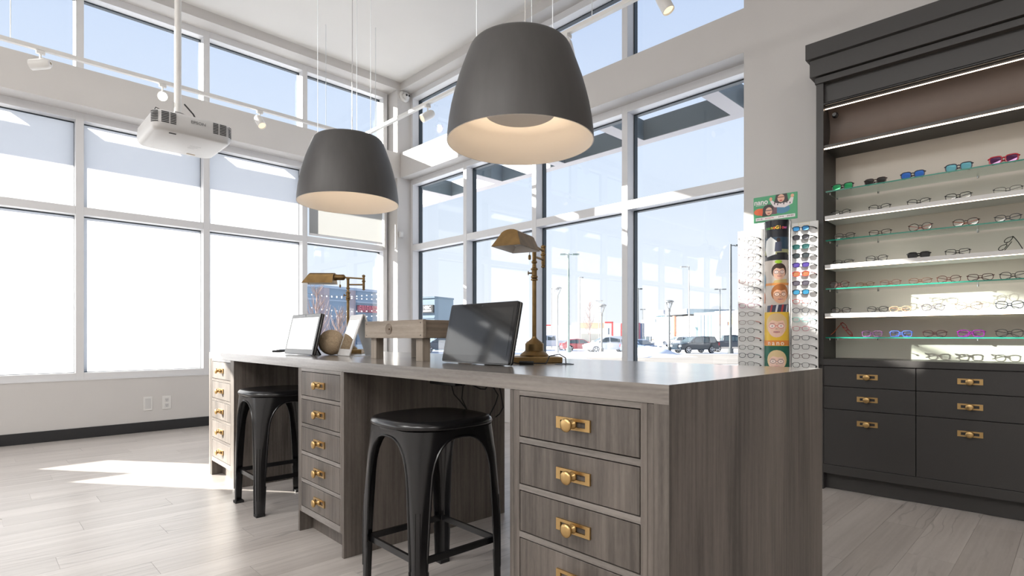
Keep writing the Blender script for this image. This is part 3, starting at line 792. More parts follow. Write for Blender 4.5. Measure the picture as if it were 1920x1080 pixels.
# small dark gadget at the far end, cord, grommet, power strip and hanging cables
t = thing('pen_tray', 'flat dark tray lying at the far end of the desk', 'tray', tuple(D(0.42, 3.62, SL1)), DR + 0.9)
MB().box(-0.09, 0.13, -0.03, 0.03, 0, 0.012).build('tray', M['vent'], t, bevel=0.004)
MB().box(-0.05, 0.10, -0.012, 0.012, 0.012, 0.018).build('pen', M['silver'], t, bevel=0.003)
t = thing('desk_grommet', 'round black cable grommet in the worktop beside the nearer lamp', 'grommet', tuple(D(0.56, 0.835, SL1)))
MB().lathe([(0.040, 0), (0.040, 0.0025), (0.030, 0.0035), (0.030, 0.001)], 24, 0, None).build('ring', M['bezel'], t, smooth=40)
MB().lathe([(0.0295, 0.0008), (0.0295, 0.0012)], 20).build('cap', M['vent'], t)
t = thing('tablet_cable', 'thin black cord with inline plug on the worktop beside the lamp', 'cord', tuple(D(0, 0, SL1)), DR)
cord = [(0.33, 1.02, 0.06), (0.36, 0.99, 0.02), (0.40, 0.95, 0.004), (0.425, 0.915, 0.006), (0.45, 0.88, 0.006), (0.49, 0.875, 0.004), (0.535, 0.91, 0.012), (0.57, 0.93, 0.032), (0.60, 0.90, 0.04), (0.595, 0.86, 0.025), (0.575, 0.84, 0.003)]
MB().tube(cord, 0.0026, 6).build('wire', M['rubber'], t, smooth=60)
MB().tube([(0.405, 0.945, 0.0075), (0.44, 0.897, 0.0075)], 0.0075, 8).build('inline_plug', M['rubber'], t, smooth=40)
t = thing('power_strip', 'black power strip fixed under the worktop above the nearer stool', 'power strip', tuple(D(0.35, 1.37, SL0 - 0.0005)), DR)
MB().box(-0.03, 0.03, -0.10, 0.10, -0.058, 0.0).build('housing', M['bezel'], t, bevel=0.004)
q = MB()
for k in range(3): q.box(-0.0312, -0.0299, -0.085 + 0.06 * k, -0.05 + 0.06 * k, -0.04, -0.018)
q.build('socket', M['silver'], t)
HC = [([(1.345, 0.862), (1.342, 0.82), (1.32, 0.768), (1.272, 0.74), (1.215, 0.700), (1.20, 0.675)], 'black cable hanging leftmost under the worktop'),
      ([(1.264, 0.862), (1.266, 0.815), (1.276, 0.75), (1.24, 0.705), (1.215, 0.678)], 'black cable crossing the leftmost one under the worktop'),
      ([(1.25, 0.862), (1.235, 0.818), (1.158, 0.801), (1.125, 0.802), (1.115, 0.815), (1.118, 0.862)], 'short black cable loop held up under the worktop'),
      ([(1.105, 0.862), (1.095, 0.82), (1.056, 0.781), (1.075, 0.74), (1.105, 0.700), (1.112, 0.682)], 'black cable slanting left beside the nearest drawer cabinet'),
      ([(1.068, 0.862), (1.062, 0.82), (1.052, 0.79), (1.037, 0.73), (1.06, 0.700), (1.085, 0.684)], 'rightmost black cable bowing beside the nearest drawer cabinet')]
for k, (pts, lb) in enumerate(HC):
    t = thing('charging_cable', lb, 'cable', tuple(D(0.35 + 0.012 * k, 0)), DR, 'cables under the worktop')
    MB().tube([(0, y, z) for y, z in pts], 0.003, 6).build('wire', M['rubber'], t, smooth=60)
# ================================================================== eyewear
_mc = {}
def cmat(c, rough=0.25, metal=0.0):
    k = (c, rough, metal)
    if k not in _mc: _mc[k] = mat('acetate', tuple(v * (0.6 if max(c) > 60 else 1) for v in lin(*c)[:3]), rough, metal)
    return _mc[k]
_lc = {}
def lmat(c):
    if c is None: return M['lens']
    if c not in _lc: _lc[c] = mat('tinted_lens', tuple(v * 0.7 for v in lin(*c)[:3]), 0.06, 0.35, spec=0.6)
    return _lc[c]
_gm = {}
def gmesh(w, h, ex, r, br, style):
    key = (w, h, ex, r, br, style)
    if key in _gm: return _gm[key]
    N = 22; hw = br / 2 + w; zc = h / 2 + r
    def se(s):
        o = []
        for k in range(N):
            a = 2 * PI * k / N
            c, s_ = math.cos(a), math.sin(a)
            y = math.copysign(abs(c) ** (2 / ex), c) * w / 2
            z = math.copysign(abs(s_) ** (2 / ex), s_) * h / 2
            y *= 1.0 + 0.10 * (z / h)
            o.append((0.0006 * abs(y) / w * 8, s * (br / 2 + w / 2) + y, zc + z))
        return o
    f = MB()
    for s in (1, -1): f.tube(se(s), r, 5, closed=True)
    f.tube([(0, br / 2 + 0.001, zc + h * 0.18), (-0.0015, 0, zc + h * 0.24), (0, -br / 2 - 0.001, zc + h * 0.18)], r * 1.05, 5)
    zt = zc + h * 0.27
    for s in (1, -1): f.tube([(0, s * (hw - 0.004), zt), (0.002, s * (hw + 0.003), zt), (0.009, s * (hw + 0.005), zt)], max(r * 1.15, 0.0016), 5)
    ln = MB()
    for s in (1, -1): ln.face([(p[0] + 0.0004, p[1], p[2]) for p in se(s)])
    l_meshes = []
    for s in (1, -1):
        l_ = MB(); l_.face([(p[0] + 0.0004, p[1], p[2]) for p in se(s)]); l_meshes.append(l_)
    tr = max(r * 0.95, 0.0013); T = []
    for s in (1, -1):
        q = MB(); x0 = 0.012 + (0.004 if s > 0 else 0.0)
        if style == 'folded':
            q.tube([(0.009, s * (hw + 0.005), zt), (x0 + 0.003, s * hw * 0.9, zt - 0.001), (x0 + 0.006, s * hw * 0.1, zt - h * 0.28), (x0 + 0.008, -s * hw * 0.55, max(tr, zt - h * 0.62)), (x0 + 0.008, -s * hw * 0.82, tr + 0.0005)], [tr * 1.2, tr * 1.2, tr, tr * 1.2, tr], 5)
        elif style == 'tent' and s < 0:
            q.tube([(0.009, -(hw + 0.005), zt), (x0 + 0.003, -hw * 0.9, zt - 0.001), (x0 + 0.008, hw * 0.6, zt - 0.004)], tr * 1.1, 5)
        elif style in ('open', 'tent'):
            q.tube([(0.009, s * (hw + 0.005), zt), (0.05, s * (hw + 0.004), zt), (0.10, s * (hw - 0.002), zt - 0.002), (0.135, s * (hw - 0.006), zt - 0.022)], [tr * 1.2, tr * 1.2, tr * 1.1, tr * 1.2], 5)
        else:       # hung on a display board
            if s < 0: q.tube([(0.009, -(hw + 0.005), zt), (0.014, -(hw + 0.02), zt - 0.003), (0.022, -(hw + 0.036), zt - 0.010), (0.026, -(hw + 0.044), zt - 0.016)], [tr * 1.3, tr * 1.4, tr * 1.5, tr * 1.2], 5)
            else: q.tube([(0.009, hw + 0.005, zt), (0.024, hw + 0.004, zt - 0.001), (0.036, hw + 0.003, zt - 0.002)], tr * 1.2, 5)
        T.append(q)
    _gm[key] = (f, l_meshes, T, {})
    return _gm[key]
def glasses(label, parent_loc, rz, fc, tc=None, lc=None, w=0.05, h=0.036, ex=3.0, r=0.002, br=0.017, style='folded', group='', cat='glasses', rx=None, metal=0.0, sc=1.0):
    f, ln, T, cache = gmesh(w, h, ex, r, br, style)
    name = 'sunglasses' if lc is not None else 'eyeglasses'
    t = thing(name, label, 'sunglasses' if lc is not None else 'glasses', parent_loc, rz, group)
    if rx is not None: t.rotation_euler = rx.to_euler()
    t.scale = (sc, sc, sc)
    fm, tm, lm = cmat(fc, 0.25, metal), cmat(tc or fc, 0.25, metal), lmat(lc)
    def get(kind, mb, m, sm):
        k = (kind, m.name)
        if k not in cache: cache[k] = mb.mesh(kind.split('#')[0], m, sm)
        return cache[k]
    obj_from(get('frame', f, fm, 50), 'frame', t)
    for i in (0, 1): obj_from(get('lens#%d' % i, ln[i], lm, None), 'lens', t)
    for i in (0, 1):
        o = obj_from(get('temple#%d' % i, T[i], tm, 50), 'temple', t)
    return t
# ================================================================== built-in eyewear cabinet
BO, BR = Vector((4.14, 1.3, 0)), 0.02
def Bp(x, y, z): return (BO.x + x * math.cos(BR) - y * math.sin(BR), BO.y + x * math.sin(BR) + y * math.cos(BR), z)
t = thing('eyewear_cabinet', 'tall charcoal built-in cabinet with lit shelves above brass-handled drawers', 'cabinet', tuple(BO), BR)
cab = t
YE = -1.61
MB().box(0, 0.30, -0.075, -0.03, 0, 2.745).build('side_panel', M['cabinet'], t, bevel=0.001)
MB().box(0, 0.30, YE - 0.02, YE, 0, 2.745).build('side_panel', M['cabinet'], t, bevel=0.001)
MB().box(0.288, 0.298, YE, -0.0755, 0.88, 2.31).build('back_panel', M['cream'], t, label='cream back panel')
b = MB(); b.box(-0.055, 0.30, YE - 0.04, 0.022, 2.908, 3.013); b.build('crown', M['cabinet'], t, bevel=0.0015)
b = MB(); b.box(-0.034, 0.30, YE - 0.03, 0.001, 2.79, 2.902); b.build('crown', M['cabinet'], t, bevel=0.0015)
b = MB(); b.prism([(-0.034, 2.902), (0.29, 2.902), (0.29, 2.908), (-0.047, 2.908)], 1, YE - 0.03, 0.008); b.build('crown', M['cabinet'], t)
b = MB(); b.box(-0.010, 0.30, YE - 0.02, -0.024, 2.745, 2.786); b.build('crown', M['cabinet'], t, bevel=0.0015)
MB().box(0.035, 0.05, YE, -0.0755, 2.60, 2.745).build('fascia', M['cabinet'], t)
MB().tube([(0.012, -0.052, 2.602), (0.012, YE, 2.602)], 0.011, 12).build('ladder_rail', M['bezel'], t, smooth=40)
MB().lathe([(0.019, 0), (0.019, 0.012), (0.012, 0.02), (0.012, 0.03)], 18, 0, Matrix.Translation((0.090, -0.125, 2.535)) @ Matrix.Rotation(-PI / 2, 4, 'Y')).build('rail_rosette', M['bezel'], t, smooth=40)
MB().box(0.026, 0.034, YE, -0.078, 2.5705, 2.573).build('led_strip', M['led'], t)
MB().box(0.033, 0.05, YE, -0.0755, 2.576, 2.5995).build('light_baffle', M['cabinet'], t)
cv = [(0.05 + 0.10 * math.sqrt(max(0, 1 - (2 * k / 12 - 1) ** 2)), 2.326 + 0.272 * k / 12) for k in range(13)]
MB().prism(cv + [(0.17, 2.598), (0.17, 2.326)], 1, YE, -0.0755).build('lit_panel', M['cab_panel'], t, smooth=40)
MB().box(0.012, 0.288, YE, -0.0755, 2.300, 2.324).build('header_board', M['cabinet'], t)
MB().box(0.004, 0.0118, YE, -0.078, 2.294, 2.300).build('led_strip', M['led'], t)
for z in (2.005, 1.674, 1.347, 1.018):
    b = MB().box(0.02, 0.25, YE + 0.004, -0.083, z, z + 0.008); b.m = [0, 0, 0, 0, 1, 0]
    s_ = b.build('glass_shelf', [M['shelf_glass'], M['glass_edge']], t, label='glass shelf with green edge')
    for yy in (-0.10, -0.345, -0.86, -1.3):
        for xx in ((0.05, 0.235) if yy == -0.10 else (0.235,)):
            MB().tube([(xx, yy, z - 0.0135), (xx, yy, z - 0.0005)], 0.006, 8).build('shelf_pin', M['chrome'], s_)
for z in (1.842, 1.513, 1.185):
    s_ = MB().box(0.0, 0.26, YE + 0.004, -0.083, z - 0.026, z).build('white_shelf', M['white_shelf'], t, bevel=0.001, label='white shelf board')
    MB().box(0.004, 0.009, YE + 0.006, -0.085, z - 0.0290, z - 0.0262).build('led_strip', M['led'], s_)
MB().box(-0.012, 0.287, YE, -0.032, 0.838, 0.879).build('counter', M['cabinet'], t, bevel=0.0015)
MB().box(0.022, 0.287, YE, -0.0755, 0.115, 0.838).build('carcass', M['gap'], t)
MB().box(0.0, 0.021, YE, -0.032, 0.112, 0.170).build('base_rail', M['cabinet'], t, bevel=0.001)
MB().box(0.06, 0.28, YE, -0.032, 0, 0.1115).build('toe_kick', M['cabinet'], t)
HM2 = handle_bm(0.116, 0.034).mesh('handle', M['brass'])
for (ya, yb) in ((-0.077, -0.585), (-0.589, -1.100), (-1.104, -1.607)):
    for (za, zb, zh) in ((0.699, 0.835, 0.768), (0.548, 0.6955, 0.622), (0.173, 0.5445, 0.464)):
        dr = MB().box(0.0, 0.0215, yb, ya, za, zb).build('drawer', M['cabinet'], t, bevel=0.001, seg=1)
        cyy = (ya + yb) / 2
        obj_from(HM2, 'handle', dr, (-0.0002, cyy, zh)); obj_from(KM, 'knob', dr, (-0.003, cyy, zh))
def on_shelf(y, z, x=0.055): return Bp(x, y, z)
SG = 'eyewear on the cabinet shelves'
def tent(side, yaw):
    """frame stood on end: lens line up to the apex, one temple down the other side"""
    c, n_ = 0.66, 0.75
    X_ = Vector((0, -side * n_, -c)); Y_ = Vector((0, -side * c, n_))
    Z_ = X_.cross(Y_)
    m = Matrix((X_, Y_, Z_)).transposed()
    return Matrix.Rotation(BR + yaw, 3, 'Z') @ m
G1, G2, G3, G4 = 2.0132, 1.6822, 1.3552, 1.0262
W1, W2, W3 = 1.8422, 1.5132, 1.1852
BLK, TORT, CLR = (14, 13, 14), (52, 30, 20), None
S = lambda lb, y, z, fc, **k: glasses(lb, on_shelf(y, z), BR + k.pop('yaw', 0.0), fc, group=SG, **k)
top = 'on the top glass shelf'
S('leftmost sunglasses on the top glass shelf, green mirrored lenses', -0.175, G1, BLK, lc=(22, 170, 100), w=0.052, h=0.04, ex=3.4, r=0.003)
S('brown-black sunglasses with smoke lenses, second on the top glass shelf', -0.363, G1, TORT, lc=(38, 34, 32), w=0.05, h=0.038, ex=3.2, r=0.003)
S('navy sunglasses with bright blue mirrored lenses on the top glass shelf', -0.562, G1, (20, 24, 48), lc=(30, 110, 210), w=0.051, h=0.041, ex=3.2, r=0.003)
S('navy sunglasses with pale turquoise lenses on the top glass shelf', -0.786, G1, (22, 30, 52), lc=(110, 190, 205), w=0.053, h=0.042, ex=3.4, r=0.0032)
S('pink-red sunglasses with purple lenses at right on the top glass shelf', -0.987, G1, (225, 40, 70), lc=(95, 30, 90), w=0.053, h=0.042, ex=3.6, r=0.0042)
S('black round eyeglasses, leftmost on the top white shelf', -0.165, W1, BLK, w=0.046, h=0.036, ex=2.3, r=0.0019)
S('black eyeglasses, second from left on the top white shelf', -0.386, W1, BLK, w=0.049, h=0.036, ex=2.6)
S('black eyeglasses, third from left on the top white shelf', -0.592, W1, BLK, w=0.048, h=0.037, ex=2.6)
S('black browline eyeglasses, fourth from left on the top white shelf', -0.784, W1, BLK, w=0.051, h=0.038, ex=3.0, r=0.0022)
S('thin black half-rim eyeglasses, rightmost on the top white shelf', -1.005, W1, BLK, w=0.052, h=0.036, ex=3.0, r=0.0013)
S('black and grey eyeglasses, leftmost on the second glass shelf', -0.187, G2, (38, 34, 34), w=0.049, h=0.037, ex=2.8)
S('low rectangular dark eyeglasses, second on the second glass shelf', -0.389, G2, (30, 22, 20), w=0.05, h=0.032, ex=3.4, tc=(120, 90, 70))
S('round dark eyeglasses with coral temples on the second glass shelf', -0.60, G2, (34, 24, 26), w=0.049, h=0.045, ex=2.1, tc=(205, 90, 70))
S('dark brown eyeglasses with orange temples on the second glass shelf', -0.819, G2, (45, 28, 20), w=0.05, h=0.04, ex=2.6, tc=(215, 100, 55))
S('grey clear eyeglasses, rightmost on the second glass shelf', -1.005, G2, (70, 70, 76), w=0.046, h=0.037, ex=2.5)
S('low black eyeglasses, leftmost on the second white shelf', -0.179, W2, BLK, w=0.05, h=0.028, ex=3.0)
S('black eyeglasses with tall lenses, second on the second white shelf', -0.370, W2, BLK, w=0.049, h=0.038, ex=2.8)
S('black sunglasses with dark lenses on the second white shelf', -0.592, W2, BLK, lc=(16, 17, 20), w=0.046, h=0.034, ex=3.4, r=0.004)
S('black rectangular eyeglasses, fourth on the second white shelf', -0.781, W2, BLK, w=0.048, h=0.034, ex=3.8)
glasses('black eyeglasses standing on end, rightmost on the second white shelf', on_shelf(-0.975, W2 + 0.052, 0.12), BR, BLK, w=0.044, h=0.038, ex=2.6, style='tent', group=SG, rx=tent(1, 0.95))
def case(y, label, col, z=G3):
    c = thing('glasses_stand', label, 'stand', Bp(0.075, y, z), BR)
    MB().prism([(-0.03, 0), (0.03, 0), (0.016, 0.034), (-0.016, 0.034)], 0, -0.012, 0.012).build('wedge', cmat(col, 0.6), c, bevel=0.002)
case(-0.150, 'pale pink wedge stand at the left end of the third glass shelf', (214, 168, 160))
glasses('brown round eyeglasses before the pink wedge stand', Bp(0.045, -0.158, G3), BR, (70, 34, 30), w=0.047, h=0.044, ex=2.3, group=SG)
S('small tan eyeglasses, second from left on the third glass shelf', -0.305, G3, (112, 76, 46), w=0.041, h=0.029, ex=2.5, r=0.0014, metal=0.5)
glasses('rose gold eyeglasses, third from left on the third glass shelf', Bp(0.10, -0.436, G3), BR - 0.12, (116, 62, 52), w=0.047, h=0.038, ex=2.6, r=0.0015, metal=0.5, group=SG)
S('light brown eyeglasses, fourth from left on the third glass shelf', -0.600, G3, (108, 66, 46), w=0.048, h=0.034, ex=2.5, r=0.0015)
glasses('reddish brown eyeglasses, fifth from left on the third glass shelf', Bp(0.10, -0.735, G3), BR + 0.1, (92, 42, 34), w=0.047, h=0.042, ex=2.5, r=0.0018, group=SG)
S('burgundy eyeglasses, second from right on the third glass shelf', -0.885, G3, (84, 24, 26), w=0.049, h=0.036, ex=3.0)
glasses('dark bronze eyeglasses, rightmost on the third glass shelf', Bp(0.11, -1.024, G3), BR - 0.1, (48, 40, 40), w=0.048, h=0.042, ex=2.5, group=SG)
S('black eyeglasses with clear lower rims, leftmost on the third white shelf', -0.165, W3, BLK, w=0.047, h=0.036, ex=2.6, tc=(120, 96, 96))
S('black oval eyeglasses, second on the third white shelf', -0.375, W3, BLK, w=0.047, h=0.036, ex=2.5)
glasses('peach clear eyeglasses beside black ovals on the third white shelf', Bp(0.11, -0.487, W3), BR - 0.15, (226, 176, 140), w=0.049, h=0.036, ex=2.4, r=0.0022, group=SG)
S('violet-grey round eyeglasses, sunlit on the third white shelf', -0.664, W3, (66, 44, 80), w=0.047, h=0.041, ex=2.1, r=0.0015)
S('thin gold aviator eyeglasses on the third white shelf', -0.833, W3, (140, 94, 64), w=0.052, h=0.046, ex=2.3, r=0.0011, metal=0.6)
S('navy aviator eyeglasses, rightmost on the third white shelf', -1.012, W3, (24, 30, 44), w=0.05, h=0.043, ex=2.5, r=0.0022)
glasses('red eyeglasses standing on end, leftmost on the bottom glass shelf', Bp(0.10, -0.175, G4 + 0.057), BR, (176, 30, 46), tc=(230, 120, 80), w=0.047, h=0.036, ex=2.8, style='tent', group=SG, rx=tent(-1, -0.5))
S('lilac rectangular eyeglasses on the bottom glass shelf', -0.345, G4, (150, 105, 160), w=0.046, h=0.037, ex=3.4, r=0.0026)
S('blue rectangular eyeglasses on the bottom glass shelf', -0.501, G4, (84, 112, 196), w=0.048, h=0.036, ex=4.2, r=0.0028)
S('dark brown eyeglasses, fourth from left on the bottom glass shelf', -0.672, G4, (44, 24, 26), w=0.048, h=0.038, ex=2.8, r=0.0022)
S('purple eyeglasses, fifth from left on the bottom glass shelf', -0.843, G4, (120, 26, 128), w=0.051, h=0.038, ex=3.2, r=0.0028)
S('black and clear eyeglasses, rightmost on the bottom glass shelf', -1.012, G4, (24, 22, 24), w=0.049, h=0.042, ex=2.6)
# ================================================================== eyewear rack with poster column
RO, RR = Vector((4.075, 1.505, 0)), 0.075
rack = thing('eyewear_rack', 'white eyewear rack with poster column and green sign before the wall', 'rack', tuple(RO), RR)
def Rp(x, y, z): return (RO.x + x * math.cos(RR) - y * math.sin(RR), RO.y + x * math.sin(RR) + y * math.cos(RR), z)
MB().lathe([(0.21, 0), (0.21, 0.012), (0.19, 0.02), (0.03, 0.03)], 32).build('base', M['white_metal'], rack, smooth=40)
MB().tube([(0.02, 0, 0.03), (0.02, 0, 1.98)], 0.016, 12).build('post', M['chrome'], rack, smooth=40)
bl_ = MB().box(0.0, 0.012, 0.088, 0.268, 0.55, 1.800).build('board', M['acrylic'], rack, bevel=0.002)
br_ = MB().box(0.0, 0.012, -0.262, -0.098, 0.55, 1.812).build('board', M['acrylic'], rack, bevel=0.002)
MB().box(-0.004, 0.012, 0.078, 0.086, 0.55, 1.838).build('channel', M['chrome'], rack)
MB().box(-0.004, 0.012, -0.094, -0.086, 0.55, 1.838).build('channel', M['chrome'], rack)
YLW = mat('yellow_print', lin(214, 200, 90), 0.5)
for pr_, yy in ((bl_, 0.17), (br_, -0.175)):
    q = MB(); z0 = 1.776 if pr_ is bl_ else 1.792; h_ = 0.016
    q.box(-0.0008, 0.0005, yy - 0.035, yy + 0.035, z0, z0 + 0.0012); q.box(-0.0008, 0.0005, yy - 0.035, yy + 0.035, z0 + h_, z0 + h_ + 0.0012)
    q.box(-0.0008, 0.0005, yy - 0.035, yy - 0.0338, z0, z0 + h_); q.box(-0.0008, 0.0005, yy + 0.0338, yy + 0.035, z0, z0 + h_)
    q.build('label_frame', YLW, pr_)
# flat print built from thin coloured shapes
class Print:
    def __init__(s, fmap): s.b = MB(); s.mats = []; s.idx = {}; s.map = fmap; s.n = 0
    def mi(s, c):
        if c not in s.idx:
            s.idx[c] = len(s.mats); s.mats.append(mat('print_ink', lin(*c), 0.35))
        return s.idx[c]
    def poly(s, pts, c):
        """cut into fixed vertical slices so that every layer follows a curved face alike"""
        s.n += 1; G = 0.006; mi = s.mi(c)
        def clip(P, y0, keep):
            o = []
            for i in range(len(P)):
                p, q = P[i], P[(i + 1) % len(P)]
                a, b_ = (p[0] - y0) * keep, (q[0] - y0) * keep
                if a >= 0: o.append(p)
                if a * b_ < 0:
                    f_ = a / (a - b_); o.append((y0, p[1] + (q[1] - p[1]) * f_))
            return o
        k0, k1 = math.floor(min(p[0] for p in pts) / G), math.ceil(max(p[0] for p in pts) / G)
        for k in range(k0, k1):
            P = clip(list(pts), k * G, 1)
            if len(P) > 2: P = clip(P, (k + 1) * G, -1)
            if len(P) > 2: s.b.face([s.map(y, z, 0.00005 * s.n) for y, z in P], mi)
    def ell(s, y, z, ry, rz, c, n=20, rot=0.0):
        p = []
        for k in range(n):
            a = 2 * PI * k / n
            u, v = ry * math.cos(a), rz * math.sin(a)
            p.append((y + u * math.cos(rot) - v * math.sin(rot), z + u * math.sin(rot) + v * math.cos(rot)))
        s.poly(p, c)
    def rect(s, y0, y1, z0, z1, c, k=6):
        s.poly([(y0, z0), (y1, z0), (y1, z1), (y0, z1)], c)
    def face_(s, y, z, r, skin, hair, rim, lens, smile=True):
        dk = lambda f_: tuple(int(v * f_) for v in skin)
        s.ell(y, z + r * 0.22, r * 1.08, r * 1.14, hair)
        s.ell(y, z - r * 0.10, r * 0.84, r * 1.02, skin)
        s.ell(y - r * .40, z - r * .30, r * .30, r * .42, dk(.95))
        s.poly([(y - r * .86, z + r * .30), (y - r * .62, z + r * .62), (y - r * .1, z + r * .50), (y + r * .4, z + r * .64), (y + r * .86, z + r * .30), (y + r * .80, z + r * .95), (y + r * .3, z + r * 1.25), (y - r * .4, z + r * 1.25), (y - r * .8, z + r * .95)], hair)
        for s_ in (-1, 1):
            c_ = y + s_ * r * .40
            s.ell(c_, z + r * .04, r * .33, r * .25, rim); s.ell(c_, z + r * .04, r * .285, r * .205, lens)
            s.ell(c_, z + r * .05, r * .13, r * .055, (238, 230, 226), 10); s.ell(c_, z + r * .05, r * .055, r * .055, (58, 44, 40), 8)
            s.rect(c_ - r * .24, c_ + r * .24, z + r * .31, z + r * .35, dk(.62))
        s.rect(y - r * .08, y + r * .08, z + r * .05, z + r * .09, rim)
        s.ell(y, z - r * .24, r * .12, r * .09, dk(.86), 10)
        if smile: s.ell(y, z - r * .56, r * .30, r * .09, (176, 84, 82), 12); s.rect(y - r * .22, y + r * .22, z - r * .56, z - r * .53, (240, 232, 228))
    def build(s, name, parent, label=None): return s.b.build(name, s.mats, parent, label=label)
CRAD = 0.078
def cyl(y, z, o):
    a = y / CRAD
    return (0.008 - (CRAD + 0.0006 + o) * math.cos(a) * 0.95, (CRAD + o) * math.sin(a), z)
b = MB()
for k in range(16):
    a0, a1 = -PI / 2 + PI * k / 16, -PI / 2 + PI * (k + 1) / 16
    P_ = lambda a, z: (0.008 - CRAD * math.cos(a) * 0.95, CRAD * math.sin(a), z)
    b.face([P_(a0, 0.5), P_(a1, 0.5), P_(a1, 1.842), P_(a0, 1.842)])
M['column'] = mat('poster_column', (0.62, 0.61, 0.60), 0.18)
col_ = b.build('poster_column', M['column'], rack, smooth=60)
YM = CRAD * PI / 2 * 0.97
P = Print(cyl)
P.rect(-YM, YM, 1.56, 1.84, (16, 18, 30), 16)
P.rect(-YM, YM, 1.62, 1.72, (34, 62, 84), 16)
P.rect(-YM, YM, 1.60, 1.635, (150, 150, 110), 16)
P.poly([(0.06, 1.70), (0.02, 1.725), (-0.02, 1.69), (-0.01, 1.60), (0.05, 1.585), (0.075, 1.64)], (226, 228, 226))
P.ell(-0.030, 1.70, 0.013, 0.015, (46, 30, 26)); P.poly([(-0.05, 1.685), (-0.01, 1.685), (-0.005, 1.62), (-0.052, 1.62)], (64, 70, 92))
P.rect(-0.10, -0.02, 1.585, 1.612, (22, 24, 28))
P.rect(-YM, YM, 1.20, 1.56, (206, 196, 186), 16)
P.face_(-0.035, 1.475, 0.047, (228, 184, 160), (56, 36, 28), (46, 60, 110), (238, 214, 204))
P.ell(-0.03, 1.548, 0.024, 0.012, (150, 190, 40))
P.poly([(-0.09, 1.43), (-0.005, 1.42), (0.01, 1.39), (-0.09, 1.39)], (205, 180, 120))
P.rect(-YM, YM, 1.385, 1.402, (222, 150, 80), 16)
P.face_(-0.042, 1.32, 0.055, (232, 178, 146), (170, 104, 50), (40, 24, 20), (240, 205, 185))
P.poly([(-0.11, 1.255), (0.045, 1.245), (0.055, 1.18), (-0.11, 1.18)], (58, 62, 84))
for k in range(4): P.poly([(-0.10 + 0.035 * k, 1.25), (-0.088 + 0.035 * k, 1.25), (-0.075 + 0.035 * k, 1.18), (-0.087 + 0.035 * k, 1.18)], (176, 60, 60) if k % 2 else (210, 210, 214))
P.ell(0.085, 1.42, 0.02, 0.05, (90, 140, 170)); P.ell(0.09, 1.30, 0.018, 0.04, (226, 120, 50))
P.rect(-YM, YM, 0.965, 1.20, (232, 190, 60), 16)
P.face_(-0.018, 1.10, 0.068, (240, 200, 180), (222, 190, 140), (205, 70, 70), (246, 226, 218))
P.rect(-0.11, 0.105, 0.968, 1.003, (226, 140, 60), 16)
P.rect(-YM, YM, 0.52, 0.965, (20, 96, 74), 16)
P.face_(-0.02, 0.855, 0.060, (236, 200, 184), (222, 196, 150), (92, 84, 92), (240, 218, 208))
P.build('poster_print', col_)
def col_text(txt, cols, y0, dy, z, size, nm):
    for k, ch in enumerate(txt):
        y = y0 - dy * k; a = y / CRAD
        p = cyl(y, z, 0.006)
        text_obj(ch, nm, mat('letter_ink', lin(*cols[k % len(cols)]), 0.4), size, col_, p, (PI / 2, 0, -PI / 2 - a * 0.95), 0.0003, 0.0008)
col_text('nanoGlow', [(80, 170, 90), (90, 180, 80), (200, 190, 60), (230, 130, 50), (240, 200, 60), (235, 160, 60), (225, 90, 90), (190, 90, 160)], 0.046, 0.0170, 1.785, 0.031, 'lettering')
col_text('nano', [(250, 232, 214)], 0.028, 0.027, 0.984, 0.044, 'lettering')
# green sign on top
sg = MB().box(-0.030, -0.024, -0.142, 0.148, 1.838, 2.022).build('sign', mat('green_sign', lin(70, 160, 112), 0.35), rack, rot=(0.0, 0, 0), bevel=0.003)
P = Print(lambda y, z, o: (-0.0302 - o, y, z))
G_ = (70, 160, 112)
P.ell(0.108, 1.916, 0.036, 0.024, (232, 106, 50)); P.ell(0.085, 1.912, 0.03, 0.026, (226, 92, 44))
P.ell(-0.045, 1.916, 0.05, 0.030, (70, 130, 165)); P.rect(-0.01, 0.03, 1.888, 1.945, (112, 72, 84), 1)
P.poly([(0.022, 1.955), (0.005, 1.935), (-0.06, 1.925), (-0.11, 1.945), (-0.118, 1.985), (-0.10, 1.99), (-0.085, 1.965), (-0.04, 1.968), (0.0, 1.965), (0.02, 1.985), (0.035, 1.98)], (230, 220, 222))
for k in range(7): P.ell(-0.095 + 0.02 * k, 1.952 + 0.008 * (k % 2), 0.004, 0.007, (60, 50, 62), 8)
P.ell(0.03, 1.995, 0.010, 0.013, (226, 170, 140)); P.ell(-0.11, 1.999, 0.011, 0.012, (226, 170, 140))
P.poly([(-0.005, 2.02), (-0.075, 2.02), (-0.085, 1.965), (-0.066, 1.958), (-0.02, 1.958), (0.008, 1.968)], (40, 28, 26))
P.ell(-0.037, 1.992, 0.023, 0.027, (226, 176, 152))
P.rect(-0.062, -0.012, 1.997, 2.002, (120, 60, 40), 1); P.ell(-0.037, 1.976, 0.011, 0.005, (190, 80, 80), 10)
P.ell(0.048, 1.925, 0.036, 0.036, (42, 28, 26)); P.poly([(0.08, 1.93), (0.088, 1.88), (0.03, 1.88), (0.02, 1.93)], (42, 28, 26))
P.ell(0.043, 1.912, 0.023, 0.028, (226, 178, 154)); P.rect(0.022, 0.065, 1.916, 1.921, (50, 56, 80), 1); P.ell(0.043, 1.897, 0.010, 0.004, (180, 80, 80), 10)
P.rect(-0.128, 0.132, 1.852, 1.874, (236, 232, 232), 1)
